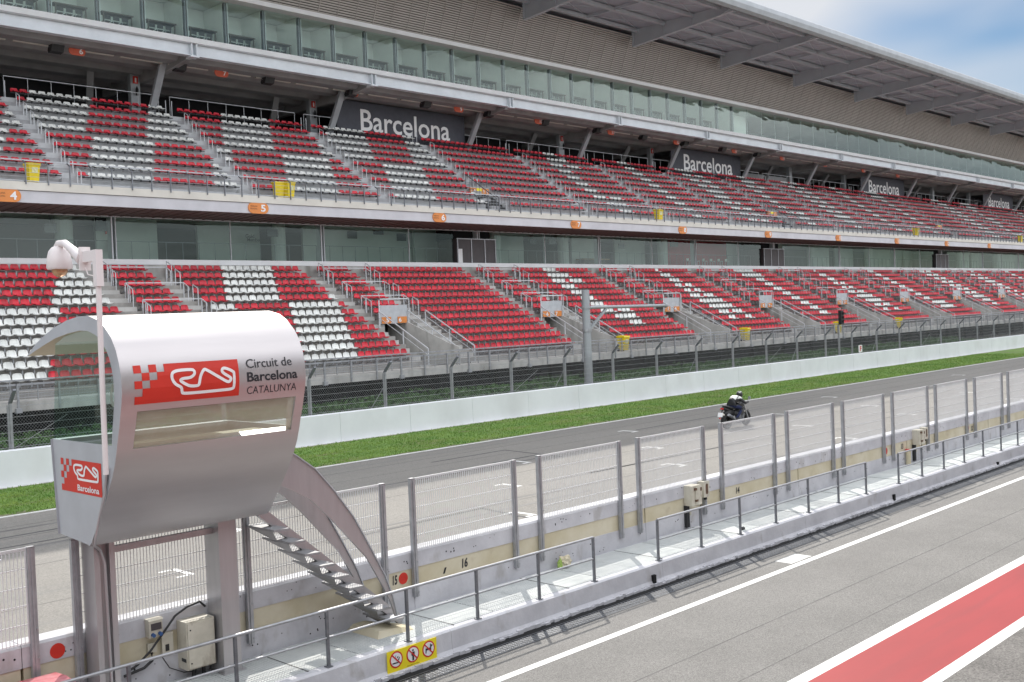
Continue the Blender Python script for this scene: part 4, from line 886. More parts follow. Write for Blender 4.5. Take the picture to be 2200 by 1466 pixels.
# yellow prohibition sign
t = root('warning_sign', K((11.1, 13.38, -5.6)), 'yellow sign with three red prohibition circles on the walkway kerb', 'sign')
g = MB(); g.box(10.57, 11.62, 13.372, 13.385, -5.645, -5.295); g.build('plate', 'sign_yellow', t)
for q, cx in enumerate((10.75, 11.10, 11.44)):
    r0 = .135; cz = -5.45; g = MB(); g.disc((cx, 13.372, cz), r0, 'y', 32, .003); g.build('ring', 'sign_red', t)
    g = MB(); g.disc((cx, 13.369, cz), r0 * .82, 'y', 32, .003); g.build('field', 'letter_white', t)
    g = MB(); yy = 13.364
    def rc(a, b_, c, d): g.box(cx + a, cx + b_, yy - .001, yy + .001, cz + c, cz + d)
    def pl(pts): g.add([(cx + u, yy, cz + v) for u, v in pts], [tuple(range(len(pts)))])
    if q == 0:
        rc(-.085, .045, -.06, -.04); rc(.05, .06, -.06, -.04); pl([(.0, .02), (.03, .02), (.045, .05), (.03, .05)]); pl([(.02, -.02), (.05, -.02), (.075, .03), (.06, .03)]); pl([(-.03, .03), (-.02, .03), (.0, .07), (-.01, .07)])
    elif q == 1:
        g.disc((cx, yy + .001, cz + .065), .018, 'y', 12, .002); pl([(-.035, .04), (.035, .04), (.035, -.02), (.02, -.02), (.018, -.1), (-.018, -.1), (-.02, -.02), (-.035, -.02)])
    else:
        pl([(-.075, -.06), (-.055, -.06), (-.045, -.015), (.03, -.015), (.035, -.06), (.055, -.06), (.055, .02), (-.07, .02)]); pl([(.03, .02), (.055, .02), (.085, .04), (.085, .06), (.05, .06), (.05, .08), (.03, .075)])
    g.build('pictogram', 'letter_black', t)
    g = MB(); g.bar((cx - r0 * .62, 13.3655, cz + r0 * .62), (cx + r0 * .62, 13.3655, cz - r0 * .62), .022, .003, up=(0, 1, 0)) if 0 else g.add([(cx - .093, 13.361, cz + .077), (cx - .077, 13.361, cz + .093), (cx + .093, 13.361, cz - .077), (cx + .077, 13.361, cz - .093)], [(0, 1, 2, 3)]); g.build('slash', 'sign_red', t)
g = MB(); text(g, 'PROHIBIDO EL PASO', lambda u, v: (10.97 + u, 13.368, -5.625 + v), .26, .018); g.build('lettering', 'letter_black', t)
# electric boxes near the cabin
t = root('electric_cabinet', K((8.02, 14.7, -5.12)), 'large beige electric cabinet with lit top between the cabin legs', 'cabinet')
g = MB(); g.box(7.79, 8.26, 14.62, 14.9, -5.10, -4.38); g.build('body', 'beige_box', t); g = MB(); g.box(7.81, 8.24, 14.60, 14.62, -5.08, -4.40); g.build('door', 'beige_box', t)
g = MB(); g.box(7.785, 7.79, 14.65, 14.78, -4.98, -4.93); g.build('vent', 'black', t)
for zz in (-4.5, -5.0): g = MB(); g.disc((7.85, 14.6, zz), .012, 'y', 8, .008); g.build('lock', 'black', t)
g = MB(); g.tube([(7.98, 14.75, -5.1), (7.96, 14.78, -5.27)], .03, 8); g.tube([(8.12, 14.75, -5.1), (8.12, 14.75, -5.27)], .03, 8); g.build('conduit', 'black', t)
t = root('socket_box', K((7.4, 14.85, -4.52)), 'beige socket box with two blue plugs left of the large cabinet', 'socket box')
g = MB(); g.box(7.29, 7.5, 14.77, 14.9, -4.52, -4.27); g.prism([(14.76, -4.27), (14.80, -4.24), (14.9, -4.25), (14.9, -4.27)], 7.28, 7.51, 'x'); g.build('body', 'beige_box', t)
g = MB(); g.box(7.32, 7.48, 14.76, 14.77, -4.41, -4.31); g.build('window', 'door_brown', t)
for x in (7.34, 7.45): g = MB(); g.tube([(x, 14.77, -4.47), (x, 14.72, -4.48)], .028, 10); g.build('plug', 'blue_plug', t)
t = root('junction_box', K((7.61, 14.87, -4.83)), 'narrow beige junction box with black label beside the large cabinet', 'junction box')
g = MB(); g.box(7.52, 7.70, 14.85, 14.9, -4.83, -4.52); g.build('body', 'beige_box', t); g = MB(); g.box(7.57, 7.63, 14.846, 14.85, -4.79, -4.69); g.build('label', 'black', t)
t = root('junction_box', K((7.4, 14.87, -4.75)), 'small beige junction box below the socket box', 'junction box'); g = MB(); g.box(7.30, 7.44, 14.86, 14.9, -4.76, -4.62); g.build('body', 'beige_box', t)
g = MB(); g.tube([(6.95, 14.80, -4.92), (7.1, 14.80, -4.86), (7.3, 14.78, -4.70), (7.5, 14.76, -4.48), (7.7, 14.76, -4.27), (7.9, 14.76, -4.18), (8.12, 14.78, -4.15), (8.22, 14.8, -4.25)], .018, 8); g.tube([(7.35, 14.85, -4.75), (7.34, 14.82, -4.86), (7.2, 14.8, -4.93), (6.9, 14.82, -4.98)], .022, 8); g.tube([(7.5, 14.85, -4.84), (7.62, 14.85, -5.05), (7.85, 14.85, -5.18), (8.0, 14.85, -5.2)], .008, 6)
g.build('cable', 'black', None, 'loose black cables looping past the beige electric cabinet', 'cable')
def wall_boxes(x, lb, fl):
    t = root('electric_box', K((x + .15, 14.8, -4.72)), lb, 'electric box')
    g = MB(); g.box(x, x + .36, 14.66, 14.9, -4.70, -4.22); g.box(x + .12, x + .36, 14.63, 14.66, -4.68, -4.25); g.build('body', 'beige_box', t)
    for (a, c, z0_, z1_) in ((.08, .16, -4.33, -4.27), (.11, .2, -4.60, -4.55), (.3, .355, -4.36, -4.28)): g = MB(); g.box(x + a, x + c, 14.622, 14.662, z0_, z1_); g.build('latch', 'rust', t)
    g = MB(); g.box(x - .02, x + .1, 14.82, 14.9, -5.22, -4.7); g.build('cable_duct', 'dark', t)
    g = MB(); g.box(x + .12, x + .2, 14.84, 14.9, -4.95, -4.74); g.build('lower_box', 'beige_box', t)
    t = root('switch_box', K((x + .7, 14.8, -4.6)), 'pale box with oval dark opening right of ' + fl, 'switch box')
    g = MB(); g.box(x + .58, x + .82, 14.72, 14.9, -4.58, -4.20); g.build('body', 'beige_box', t)
    g = MB(); pts = [(x + .71 + .05 * math.cos(q) , -4.38 + (.08 if math.sin(q) > 0 else -.08) + .05 * math.sin(q)) for q in [i * math.pi / 8 for i in range(16)]]; g.prism(pts, 14.715, 14.72, 'y'); g.build('opening', 'rust', t)
    g = MB(); g.tube([(x + .64, 14.86, -4.58), (x + .63, 14.86, -4.9), (x + .66, 14.86, -5.22)], .012, 6); g.tube([(x + .76, 14.82, -4.58), (x + .76, 14.8, -4.66)], .04, 8); g.build('cable', 'black', t)
wall_boxes(20.95, 'rusty beige electric box on pit wall between middle mesh panels', 'the nearer electric box')
wall_boxes(33.7, 'small beige electric box on the far part of the pit wall', 'the farther electric box')
t = root('post_stump', K((32.6, 14.6, -5.27)), 'short cream post with dark red cap standing by the pit wall', 'post'); g = MB(); g.tube([(33.15, 14.8, -5.27), (33.15, 14.8, -4.82)], .08, 12); g.build('body', 'cream_wall', t); g = MB(); g.tube([(33.15, 14.8, -4.82), (33.15, 14.8, -4.77)], .09, 12); g.build('cap', 'sign_red', t)
# crumpled bag
def blob(name, c, r, seed, m):
    bm = bmesh.new(); bmesh.ops.create_icosphere(bm, subdivisions=3, radius=1); rr = random.Random(seed); o3 = [rr.uniform(0, 9) for _ in range(3)]
    for v in bm.verts:
        n_ = 1 + .28 * math.sin(3.1 * v.co.x + o3[0]) * math.sin(4.3 * v.co.y + o3[1]) + .15 * math.sin(9 * v.co.z + o3[2] + v.co.x * 5); v.co = Vector((v.co.x * r[0] * n_, v.co.y * r[1] * n_, max(v.co.z * r[2] * n_, -r[2] * .7)))
    me = bpy.data.meshes.new(name); bm.to_mesh(me); bm.free(); me.materials.append(MATS[m]); o = bpy.data.objects.new(name, me); S.collection.objects.link(o); o.location = c; return o
t = root('bag', K((16.4, 14.72, -5.25)), 'small pale bag with a bright yellow green side against the pit wall', 'bag')
o = blob('sack', (0, 0, .1), (.16, .1, .13), 3, 'cream_wall'); o.parent = t; o = blob('side_panel', (-.17, -.02, .08), (.05, .05, .12), 5, 'hi_vis_cloth'); o.parent = t
t = root('bottle_cap', K((21.6, 13.75, -5.26)), 'tiny black object lying on the walkway edge', 'litter'); g = MB(); g.box(21.55, 21.68, 13.70, 13.76, -5.265, -5.21); g.prism([(13.7, -5.21), (13.73, -5.19), (13.76, -5.21)], 21.56, 21.67, 'x'); g.build('body', 'black', t)
# red case at the lower left
t = root('equipment_case', K((5.0, 14.3, -5.27)), 'red lidded case with pale lettering at the lower left corner', 'case')
g = MB(); g.box(3.6, 5.80, 14.0, 14.62, -5.27, -4.66); g.build('body', 'sign_red', t)
g = MB(); g.prism([(13.95, -4.66), (13.97, -4.60), (14.3, -4.57), (14.66, -4.60), (14.68, -4.66)], 3.55, 5.86, 'x'); g.build('lid', 'faded_red', t)
g = MB(); text(g, 'Estrella', lambda u, v: (4.7 + u, 14.05 + v, -4.583 + v * .02), .8, .22, shear=.3); g.build('lettering', 'letter_white', t) if 0 else None

# ================================================================== RACE CONTROL CABIN
CB = root('control_cabin', K((7.5, 14.4, -5.27)), 'silver curved metal cabin on legs with red circuit logos and a stair', 'cabin')
X0, X1 = 6.15, 8.92
outer = [(15.81, -.29), (15.5, -.13), (15.23, -.03), (14.85, .09), (14.43, .18), (14.04, .225), (13.76, .225), (13.5, .17), (13.30, .08), (13.11, -.08), (13.0, -.23), (12.93, -.40), (12.89, -.57), (12.885, -.75), (12.91, -.90), (12.95, -1.03), (13.0, -1.2), (13.06, -1.36), (13.11, -1.52), (13.17, -1.68), (13.27, -1.87), (13.42, -2.1), (13.62, -2.36), (13.85, -2.64), (13.98, -2.80), (14.06, -2.86)]
O = np.array(outer); Tn = np.gradient(O, axis=0); Nn = np.stack([-Tn[:, 1], Tn[:, 0]], 1); Nn /= np.linalg.norm(Nn, axis=1)[:, None]
cen = np.array([14.3, -1.2]); sgn = np.sign(((cen - O) * Nn).sum(1)); Nn *= sgn[:, None]
th = np.array([.015, .09, .12, .15, .18, .19, .2, .21, .21, .22, .22, .22, .22, .22, .2, .19, .18, .16, .14, .12, .1, .09, .07, .06, .04, .02]); INR = O + Nn * th[:, None]
cols = [X0, 6.37, 8.78, X1]; wi0, wi1 = 15, 18
def sheet(P, skip, mname, nm, flip=False):
    g = MB(); vs = [(x, p[0], p[1]) for p in P for x in cols]; fs = []
    for j in range(len(P) - 1):
        for i in range(3):
            if i == 1 and wi0 <= j < wi1: continue
            a = j * 4 + i; fs.append((a, a + 1, a + 5, a + 4))
    g.add(vs, fs, 0, True); return g
g = sheet(O, 0, 'cabin_metal', 'o')
for x in (X0, X1):
    g.add([(x, *O[j]) for j in range(len(O))] + [(x, *INR[j]) for j in range(len(O))], [(j, j + 1, len(O) + j + 1, len(O) + j) for j in range(len(O) - 1)], 1)
g.add([(cols[1], *O[j]) for j in range(wi0, wi1 + 1)] + [(cols[1], *INR[j]) for j in range(wi0, wi1 + 1)], [(j, j + 1, 5 + j, 4 + j) for j in range(3)], 0)
g.add([(cols[2], *O[j]) for j in range(wi0, wi1 + 1)] + [(cols[2], *INR[j]) for j in range(wi0, wi1 + 1)], [(j, j + 1, 5 + j, 4 + j) for j in range(3)], 0)
for j in (wi0, wi1): g.quad((cols[1], *O[j]), (cols[2], *O[j]), (cols[2], *INR[j]), (cols[1], *INR[j]))
g.build('shell', ['cabin_metal', 'cabin_end'], CB, fix=False)
g = sheet(INR, 0, 'l', 'i'); g.build('lining', 'cabin_lining', CB, fix=False)
g = MB(); g.quad((cols[1], *(O[wi0] + Nn[wi0] * .03)), (cols[2], *(O[wi0] + Nn[wi0] * .03)), (cols[2], *(O[wi1] + Nn[wi1] * .03)), (cols[1], *(O[wi1] + Nn[wi1] * .03))); g.build('window', 'cabin_pane', CB)
endp = [(15.15, -1.47), (15.04, -2.80), (14.06, -2.86)] + [tuple(INR[j]) for j in range(23, 17, -1)] + [(13.25, -1.47)]
for x, nm in ((X0 + .03, 'end_panel'), (X1 - .05, 'end_panel')): g = MB(); g.prism(endp, x, x + .03, 'x'); g.build(nm, 'cabin_end', CB)
g = MB(); g.quad((X0, 15.15, -1.47), (X1, 15.15, -1.47), (X1, 15.04, -2.8), (X0, 15.04, -2.8)); g.quad((X0 + .05, 14.06, -2.855), (X1, 14.06, -2.855), (X1, 15.04, -2.8), (X0 + .05, 15.04, -2.8)); g.box(X0 + .06, X1 - .06, 14.95, 15.14, -1.53, -1.47); g.build('front_panel', 'cabin_end', CB)
g = MB(); g.box(X0 + .07, X1 - .06, 13.85, 15.0, -2.45, -2.40); g.box(X0 + .3, X1 - .2, 13.45, 14.0, -1.56, -1.52); g.box(X0 + .3, X1 - .2, 13.98, 14.0, -1.9, -1.56); g.build('desk', 'cabin_lining', CB)
ge = [(15.15, -1.47), (14.93, -.14), (14.5, .0), (13.9, .03), (13.6, -.04), (13.35, -.22), (13.18, -.45), (13.12, -.75), (13.17, -1.15), (13.25, -1.47)]
for x in (X0 + .045, X1 - .035):
    g = MB(); g.quad(*[(x, y, z) for y, z in ge]); g.build('end_glass', 'cabin_glass', CB)
g = MB(); g.quad((X0 + .05, 15.14, -1.47), (X1, 15.14, -1.47), (X1, 14.94, -.12), (X0 + .05, 14.94, -.12)); g.build('front_glass', 'cabin_glass', CB)
g = MB(); text(g, '0', lambda u, v: (7.0 + u, 15.08 - .15 * v, -1.10 + v), .13, .36, bold=.03); g.build('lettering', 'letter_white', CB)
# curved surface lookup
zs_ = O[8:, 1][::-1]; ys_ = O[8:, 0][::-1]
def surf(z): return float(np.interp(z, zs_, ys_))
def sheetcell(g, xa, xb, za, zb, off, mi=0, n=4):
    for j in range(n):
        z0_ = za + (zb - za) * j / n; z1_ = za + (zb - za) * (j + 1) / n
        g.quad((xa, surf(z0_) - off, z0_), (xb, surf(z0_) - off, z0_), (xb, surf(z1_) - off, z1_), (xa, surf(z1_) - off, z1_), mi=mi)
CHK = ["R.R.", ".R.R", "R.RR", ".RRR", "RRRR"]
g = MB(); zt, zbm = -.44, -.94; lx0, lx1 = 6.32, 7.83; cw = .105; ch = (zt - zbm) / 5
for j in range(5):
    for i in range(4):
        if CHK[j][i] == 'R': sheetcell(g, lx0 + i * cw, lx0 + (i + 1) * cw, zt - j * ch, zt - (j + 1) * ch, .004, n=2)
sheetcell(g, lx0 + 4 * cw, lx1, zt, zbm, .004, n=10)
g.build('logo_plate', 'red_sign', CB)
CIR = [(1130, 1005), (1150, 988), (1190, 980), (1255, 977), (1276, 984), (1277, 1008), (1250, 1030), (1200, 1038), (1184, 1052), (1215, 1075), (1248, 1088), (1296, 1086), (1308, 1068), (1320, 1020), (1342, 982), (1362, 980), (1430, 1020), (1500, 1060), (1522, 1055), (1527, 1035), (1480, 1004), (1469, 985), (1482, 970), (1510, 975), (1545, 992), (1553, 1010), (1550, 1090), (1538, 1108), (1490, 1116), (1300, 1133), (1205, 1138), (1192, 1125), (1185, 1098), (1150, 1075), (1130, 1040)]
def cmap(x, y):
    yt = 945 - 35 * (x - 885) / 700; yb = 1215 - 60 * (x - 895) / 700; return (x - 888) / 702, (y - yt) / (yb - yt)
def circuit(g, fn, w):
    P = [Vector(cmap(*p)) for p in CIR]; P = [Vector((p.x * 1.51, -p.y * .5)) for p in P]; n = len(P); Q = []
    for i in range(n):      # smooth
        p0, p1, p2, p3 = P[i - 1], P[i], P[(i + 1) % n], P[(i + 2) % n]
        for t in (0, .25, .5, .75): Q.append(.5 * ((2 * p1) + (-p0 + p2) * t + (2 * p0 - 5 * p1 + 4 * p2 - p3) * t * t + (-p0 + 3 * p1 - 3 * p2 + p3) * t ** 3))
    n = len(Q); a = []; b_ = []
    for i in range(n):
        d = (Q[(i + 1) % n] - Q[i - 1]).normalized(); nn = Vector((-d.y, d.x)) * w / 2; a.append(Q[i] + nn); b_.append(Q[i] - nn)
    g.add([fn(p.x, p.y) for p in a] + [fn(p.x, p.y) for p in b_], [(i, (i + 1) % n, n + (i + 1) % n, n + i) for i in range(n)])
g = MB(); circuit(g, lambda u, v: (lx0 + u, surf(zt + v) - .008, zt + v), .040); g.build('circuit_emblem', 'letter_white', CB)
g = MB()
text(g, 'Circuit de', lambda u, v: (7.955 + u, surf(-.575 + v) - .006, -.575 + v), .74, .125, bold=.004)
text(g, 'Barcelona', lambda u, v: (7.955 + u, surf(-.765 + v) - .006, -.765 + v), .82, .135, bold=.02)
text(g, 'CATALUNYA', lambda u, v: (7.955 + u, surf(-.935 + v) - .006, -.935 + v), .81, .105, bold=-.008)
g.build('lettering', 'letter_black', CB)
# end logo
xe = X0 + .026; el0, el1, et, ebm = 14.90, 13.64, -1.72, -2.17      # y from left (far) to right (near)
g = MB(); cw = (el0 - el1) * .07; ch = (et - ebm) / 5
for j in range(5):
    for i in range(4):
        if CHK[j][i] == 'R': g.quad((xe, el0 - i * cw, et - j * ch), (xe, el0 - (i + 1) * cw, et - j * ch), (xe, el0 - (i + 1) * cw, et - (j + 1) * ch), (xe, el0 - i * cw, et - (j + 1) * ch))
g.quad((xe, el0 - 4 * cw, et), (xe, el1, et), (xe, el1, ebm), (xe, el0 - 4 * cw, ebm)); g.build('end_logo_plate', 'red_sign', CB)
g = MB(); circuit(g, lambda u, v: (xe - .005, el0 - .02 - u * .80, et - .005 + v * .62), .05)
text(g, 'Barcelona', lambda u, v: (xe - .005, 14.38 - u, -2.135 + v), .66, .085, bold=.02); g.build('end_emblem', 'letter_white', CB)
# legs
for x in (6.38, 8.30):
    g = MB(); g.box(x, x + .08, 14.45, 14.85, -5.27, -2.75); g.box(x + .22, x + .30, 14.45, 14.85, -5.27, -2.75) if x < 7 else g.box(x + .08, x + .30, 14.45, 14.85, -5.27, -2.75)
    if x < 7: g.box(x + .08, x + .22, 14.55, 14.85, -5.27, -2.75)
    g.box(x - .02, x + .36, 14.42, 14.88, -5.27, -5.25); g.build('leg', 'steel_leg', CB)
g = MB(); g.box(6.68, 8.30, 14.60, 14.68, -3.12, -3.03); g.build('crossbeam', 'steel_leg', CB)
g = MB(); g.tube([(6.13, 13.35, -1.75), (6.12, 13.45, -2.1), (6.12, 13.62, -2.4), (6.13, 13.75, -2.62), (6.22, 14.05, -2.86), (6.35, 14.25, -2.93), (6.45, 14.4, -3.0), (6.52, 14.43, -3.2), (6.54, 14.43, -5.2)], .022, 8); g.build('conduit', 'steel_leg', CB)
# stair
g = MB(); a, c = Vector((9.0, 14.4, -2.88)), Vector((11.72, 14.4, -5.22)); g.bar(a, c, .09, .15); g.build('stringer', 'steel_leg', CB)
for i in range(10):
    x = 9.12 + i * .275; z = -3.13 - i * .237
    g = MB(); g.add([(x - .12, 14.02, z), (x + .16, 14.02, z - .01), (x + .16, 14.80, z - .01), (x - .12, 14.80, z), (x - .12, 14.02, z - .035), (x + .16, 14.02, z - .045), (x + .16, 14.80, z - .045), (x - .12, 14.80, z - .035)], [(0, 1, 2, 3), (4, 5, 6, 7), (0, 1, 5, 4), (1, 2, 6, 5), (2, 3, 7, 6), (3, 0, 4, 7)])
    g.add([(x - .10, 14.33, z - .03), (x - .10, 14.47, z - .03), (x + .13, 14.47, z - .24), (x + .13, 14.33, z - .24), (x - .12, 14.05, z - .03), (x - .12, 14.75, z - .03)], [(0, 1, 2, 3), (4, 0, 3), (5, 1, 2)])
    g.build('tread', 'tread_steel', CB)
FU = [(8.75, -1.66), (9.1, -1.82), (9.43, -2.03), (9.77, -2.28), (10.13, -2.69), (10.48, -3.16), (10.78, -3.69), (11.08, -4.25), (11.22, -4.62), (11.31, -5.0)]
FL = [(8.75, -2.30), (9.0, -2.40), (9.26, -2.52), (9.66, -2.75), (10.03, -3.11), (10.4, -3.52), (10.71, -3.86), (11.0, -4.36), (11.17, -4.68), (11.28, -5.0)]
for y in (14.0, 14.76):
    g = MB(); n = len(FU); vs = [(p[0], yy, p[1]) for yy in (y - .02, y + .02) for p in FU + FL]
    fs = []
    for i in range(n - 1): fs += [(i, i + 1, n + i + 1, n + i), (2 * n + i, 2 * n + i + 1, 3 * n + i + 1, 3 * n + i), (i, i + 1, 2 * n + i + 1, 2 * n + i), (n + i, n + i + 1, 3 * n + i + 1, 3 * n + i)]
    g.add(vs, fs, 0)
    for i in range(n - 1): g.bar((FU[i][0], y, FU[i][1]), (FU[i + 1][0], y, FU[i + 1][1]), .085, .018, mi=1)
    g.build('fin', ['steel_leg', 'cabin_end'], CB)
g = MB(); g.add([(10.85, 13.95, -5.27), (11.62, 13.9, -5.27), (11.75, 14.2, -5.27), (11.3, 14.82, -5.27), (10.85, 14.82, -5.27), (10.95, 14.05, -5.16), (11.45, 14.0, -5.2), (11.55, 14.2, -5.2), (11.2, 14.75, -5.16), (10.95, 14.75, -5.16)], [(0, 1, 6, 5), (1, 2, 7, 6), (2, 3, 8, 7), (3, 4, 9, 8), (4, 0, 5, 9), (5, 6, 7, 8, 9)]); g.build('footing', 'cream_wall', CB)
# surveillance camera on its pole
t = root('surveillance_camera', K((6.0, 13.1, -1.8)), 'white dome surveillance camera on a curved arm beside the cabin', 'camera')
g = MB(); g.tube([(6.0, 13.12, -1.8), (6.0, 13.07, .62)], .035, 12); g.build('pole', 'camera_white', t)
g = MB(); g.box(5.955, 6.045, 13.01, 13.11, .58, 1.04); g.box(5.957, 6.043, 13.11, 13.42, .90, 1.038); g.build('bracket', 'camera_white', t)
g = MB(); g.box(5.93, 6.07, 13.41, 13.45, .80, 1.10); g.tube([(6.0, 13.45, .95), (6.0, 13.6, 1.0), (6.0, 13.8, 1.10), (6.0, 14.0, 1.19), (6.0, 14.2, 1.20), (6.0, 14.26, 1.16)], [.10, .075, .055, .05, .045, .04], 10); g.build('arm', 'camera_white', t)
g = MB(); g.tube([(6.0, 14.2, 1.17), (6.0, 14.2, 1.15), (6.0, 14.2, 1.10), (6.0, 14.2, 1.0), (6.0, 14.2, .88), (6.0, 14.2, .86)], [.05, .09, .13, .155, .165, .15], 20); g.build('housing', 'camera_white', t)
g = MB(); g.tube([(6.0, 14.2, .86), (6.0, 14.2, .82), (6.0, 14.2, .78), (6.0, 14.2, .755)], [.10, .098, .07, .02], 18); g.build('dome', 'dome', t)
g = MB(); g.tube([(6.0, 13.43, .85), (6.0, 13.35, .74), (6.0, 13.2, .72), (6.0, 13.1, .80)], .008, 6); g.build('cable', 'camera_white', t)

# ================================================================== MOTORCYCLE AND RIDER
MX, MY = 38.95, 25.35
fM = lambda p: (p[0] * 1.07 + MX, p[1] * 1.07 + MY, p[2] * 1.07 + H - 5.2)
MO = root('motorcycle', fM((.7, 0, 0)), 'black naked motorcycle riding away on the race track', 'motorcycle')
def torus(g, cx, cz, R_, r, w, n=28, m=8, mi=0):
    vs = []; fs = []
    for i in range(n):
        a = 2 * math.pi * i / n
        for j in range(m):
            c = 2 * math.pi * j / m; rr = R_ + r * math.cos(c); vs.append((cx + rr * math.cos(a), w * math.sin(c), cz + rr * math.sin(a)))
    for i in range(n):
        for j in range(m): fs.append((i * m + j, ((i + 1) % n) * m + j, ((i + 1) % n) * m + (j + 1) % m, i * m + (j + 1) % m))
    g.add(vs, fs, mi, True)
for cx, w in ((0, .095), (1.44, .06)):
    g = MB(fM); torus(g, cx, .31, .235, .082, w * 1.15); wo = g.build('wheel', 'rubber', MO)
    g = MB(fM); torus(g, cx, .31, .185, .018, w * .8)
    for q in range(5): a = q * 1.2566; g.bar((cx, 0, .31), (cx + .18 * math.cos(a), 0, .31 + .18 * math.sin(a)), .035)
    g.tube([(cx, -.09, .31), (cx, .09, .31)], .05, 10); g.build('rim', 'black', wo)
    g = MB(fM)
    for sy in ((-.08, .08) if cx > 1 else (.09,)): g.tube([(cx, sy, .31), (cx, sy + .006, .31)], .15, 20)
    g.build('brake_disc', 'black', MO)
def loft(g, secs, n=12, mi=0):      # secs: (x, z, half width, half height)
    vs = []; fs = []
    for (x, z, w, h) in secs:
        for k in range(n): a = 2 * math.pi * k / n; vs.append((x, w * math.cos(a), z + h * math.sin(a)))
    for i in range(len(secs) - 1):
        for k in range(n): fs.append((i * n + k, i * n + (k + 1) % n, (i + 1) * n + (k + 1) % n, (i + 1) * n + k))
    fs += [tuple(range(n))[::-1], tuple(range((len(secs) - 1) * n, len(secs) * n))]; g.add(vs, fs, mi, True)
g = MB(fM); loft(g, [(.62, .80, .10, .05), (.75, .87, .15, .11), (.95, .92, .17, .13), (1.12, .90, .12, .10), (1.2, .86, .05, .05)]); g.build('fuel_tank', 'black', MO)
g = MB(fM); loft(g, [(-.22, .93, .04, .03), (-.1, .91, .10, .05), (.1, .86, .12, .06), (.3, .80, .13, .06), (.62, .80, .12, .06), (.68, .82, .08, .05)]); g.build('saddle', 'leather', MO)
g = MB(fM); loft(g, [(-.28, .86, .03, .04), (-.1, .80, .09, .07), (.15, .72, .10, .07), (.4, .66, .08, .06)]); g.build('tail_fairing', 'black', MO)
g = MB(fM); g.prism([(.55, .38), (.6, .62), (.95, .68), (1.1, .52), (1.02, .30), (.7, .25)], -.17, .17, 'y'); g.prism([(.62, .20), (.66, .34), (1.0, .34), (1.05, .22)], -.14, .14, 'y'); g.tube([(.72, -.2, .42), (.72, .2, .42)], .10, 14); g.tube([(.93, -.2, .42), (.93, .2, .42)], .07, 14); g.build('engine', 'dark_steel', MO)
g = MB(fM)
for sy in (-1, 1): g.bar((1.12, sy * .09, .86), (.5, sy * .12, .45), .04, .09); g.bar((.5, sy * .12, .45), (0, sy * .11, .31), .04, .07); g.bar((.5, sy * .1, .5), (-.1, sy * .07, .82), .03)
g.build('frame', 'black', MO)
g = MB(fM); loft(g, [(.52, .55, .14, .16), (.75, .50, .19, .24), (1.0, .56, .19, .24), (1.18, .66, .13, .14)]); g.build('side_fairing', 'black', MO)
g = MB(fM); loft(g, [(-.12, .60, .08, .10), (.1, .62, .12, .14), (.4, .62, .12, .14)]); g.build('rear_fairing', 'black', MO)
g = MB(fM)
for sy in (-1, 1): g.tube([(1.14, sy * .10, .96), (1.44, sy * .10, .31)], .028, 8)
g.bar((1.14, -.13, .95), (1.14, .13, .95), .06, .04); g.build('fork', 'galv', MO)
g = MB(fM); g.tube([(1.02, -.38, .98), (1.10, -.24, 1.0), (1.14, 0, 1.0), (1.10, .24, 1.0), (1.02, .38, .98)], .016, 8); g.build('handlebar', 'black', MO)
for sy in (-1, 1):
    g = MB(fM); g.tube([(1.12, sy * .28, 1.0), (1.16, sy * .36, 1.14)], .008, 6); g.disc((1.17, sy * .37, 1.16), .06, 'x', 14, .02); g.build('mirror', 'galv', MO)
g = MB(fM); loft(g, [(1.16, .92, .09, .09), (1.26, .91, .10, .10), (1.34, .89, .06, .07)]); g.add([(1.18, -.12, .98), (1.18, .12, .98), (1.06, .10, 1.16), (1.06, -.10, 1.16)], [(0, 1, 2, 3)]); g.build('headlight_cowl', 'black', MO)
g = MB(fM); g.tube([(1.0, -.1, .3), (.8, -.16, .2), (.5, -.17, .24), (.3, -.19, .36)], .03, 8); g.tube([(.36, -.19, .34), (.30, -.20, .38), (-.12, -.22, .56), (-.14, -.22, .57)], [.04, .062, .062, .05], 14); g.build('exhaust', 'dark_steel', MO)
g = MB(fM); g.disc((.12, -.29, .47), .06, 'y', 16, .008); g.tube([(-.13, -.22, .565), (-.17, -.22, .585)], .055, 14); g.build('silencer_cap', 'galv', MO)
g = MB(fM); g.bar((-.2, 0, .84), (-.42, 0, .58), .06, .02); g.tube([(-.25, -.16, .78), (-.25, .16, .78)], .012, 6); g.build('plate_hanger', 'black', MO)
g = MB(fM); g.add([(-.46, -.11, .52), (-.46, .11, .52), (-.40, .11, .68), (-.40, -.11, .68), (-.45, -.11, .52), (-.45, .11, .52), (-.39, .11, .68), (-.39, -.11, .68)], [(0, 1, 2, 3), (4, 5, 6, 7), (0, 1, 5, 4), (1, 2, 6, 5), (2, 3, 7, 6), (3, 0, 4, 7)]); g.build('number_plate', 'letter_white', MO)
g = MB(fM); g.box(-.31, -.27, -.06, .06, .80, .86); g.box(-.47, -.45, -.03, .03, .44, .49); g.build('tail_light', 'sign_red', MO)
g = MB(fM)
for cx, r_ in ((0, .345), (1.44, .335)):
    for q in range(5): a = math.radians(60 + q * 18 if cx else 70 + q * 16); a2 = math.radians(60 + (q + 1) * 18 if cx else 70 + (q + 1) * 16); g.add([(cx + r_ * math.cos(t_), sy, .31 + r_ * math.sin(t_)) for t_ in (a, a2) for sy in (-.08, .08)], [(0, 1, 3, 2)])
g.build('mudguard', 'black', MO)
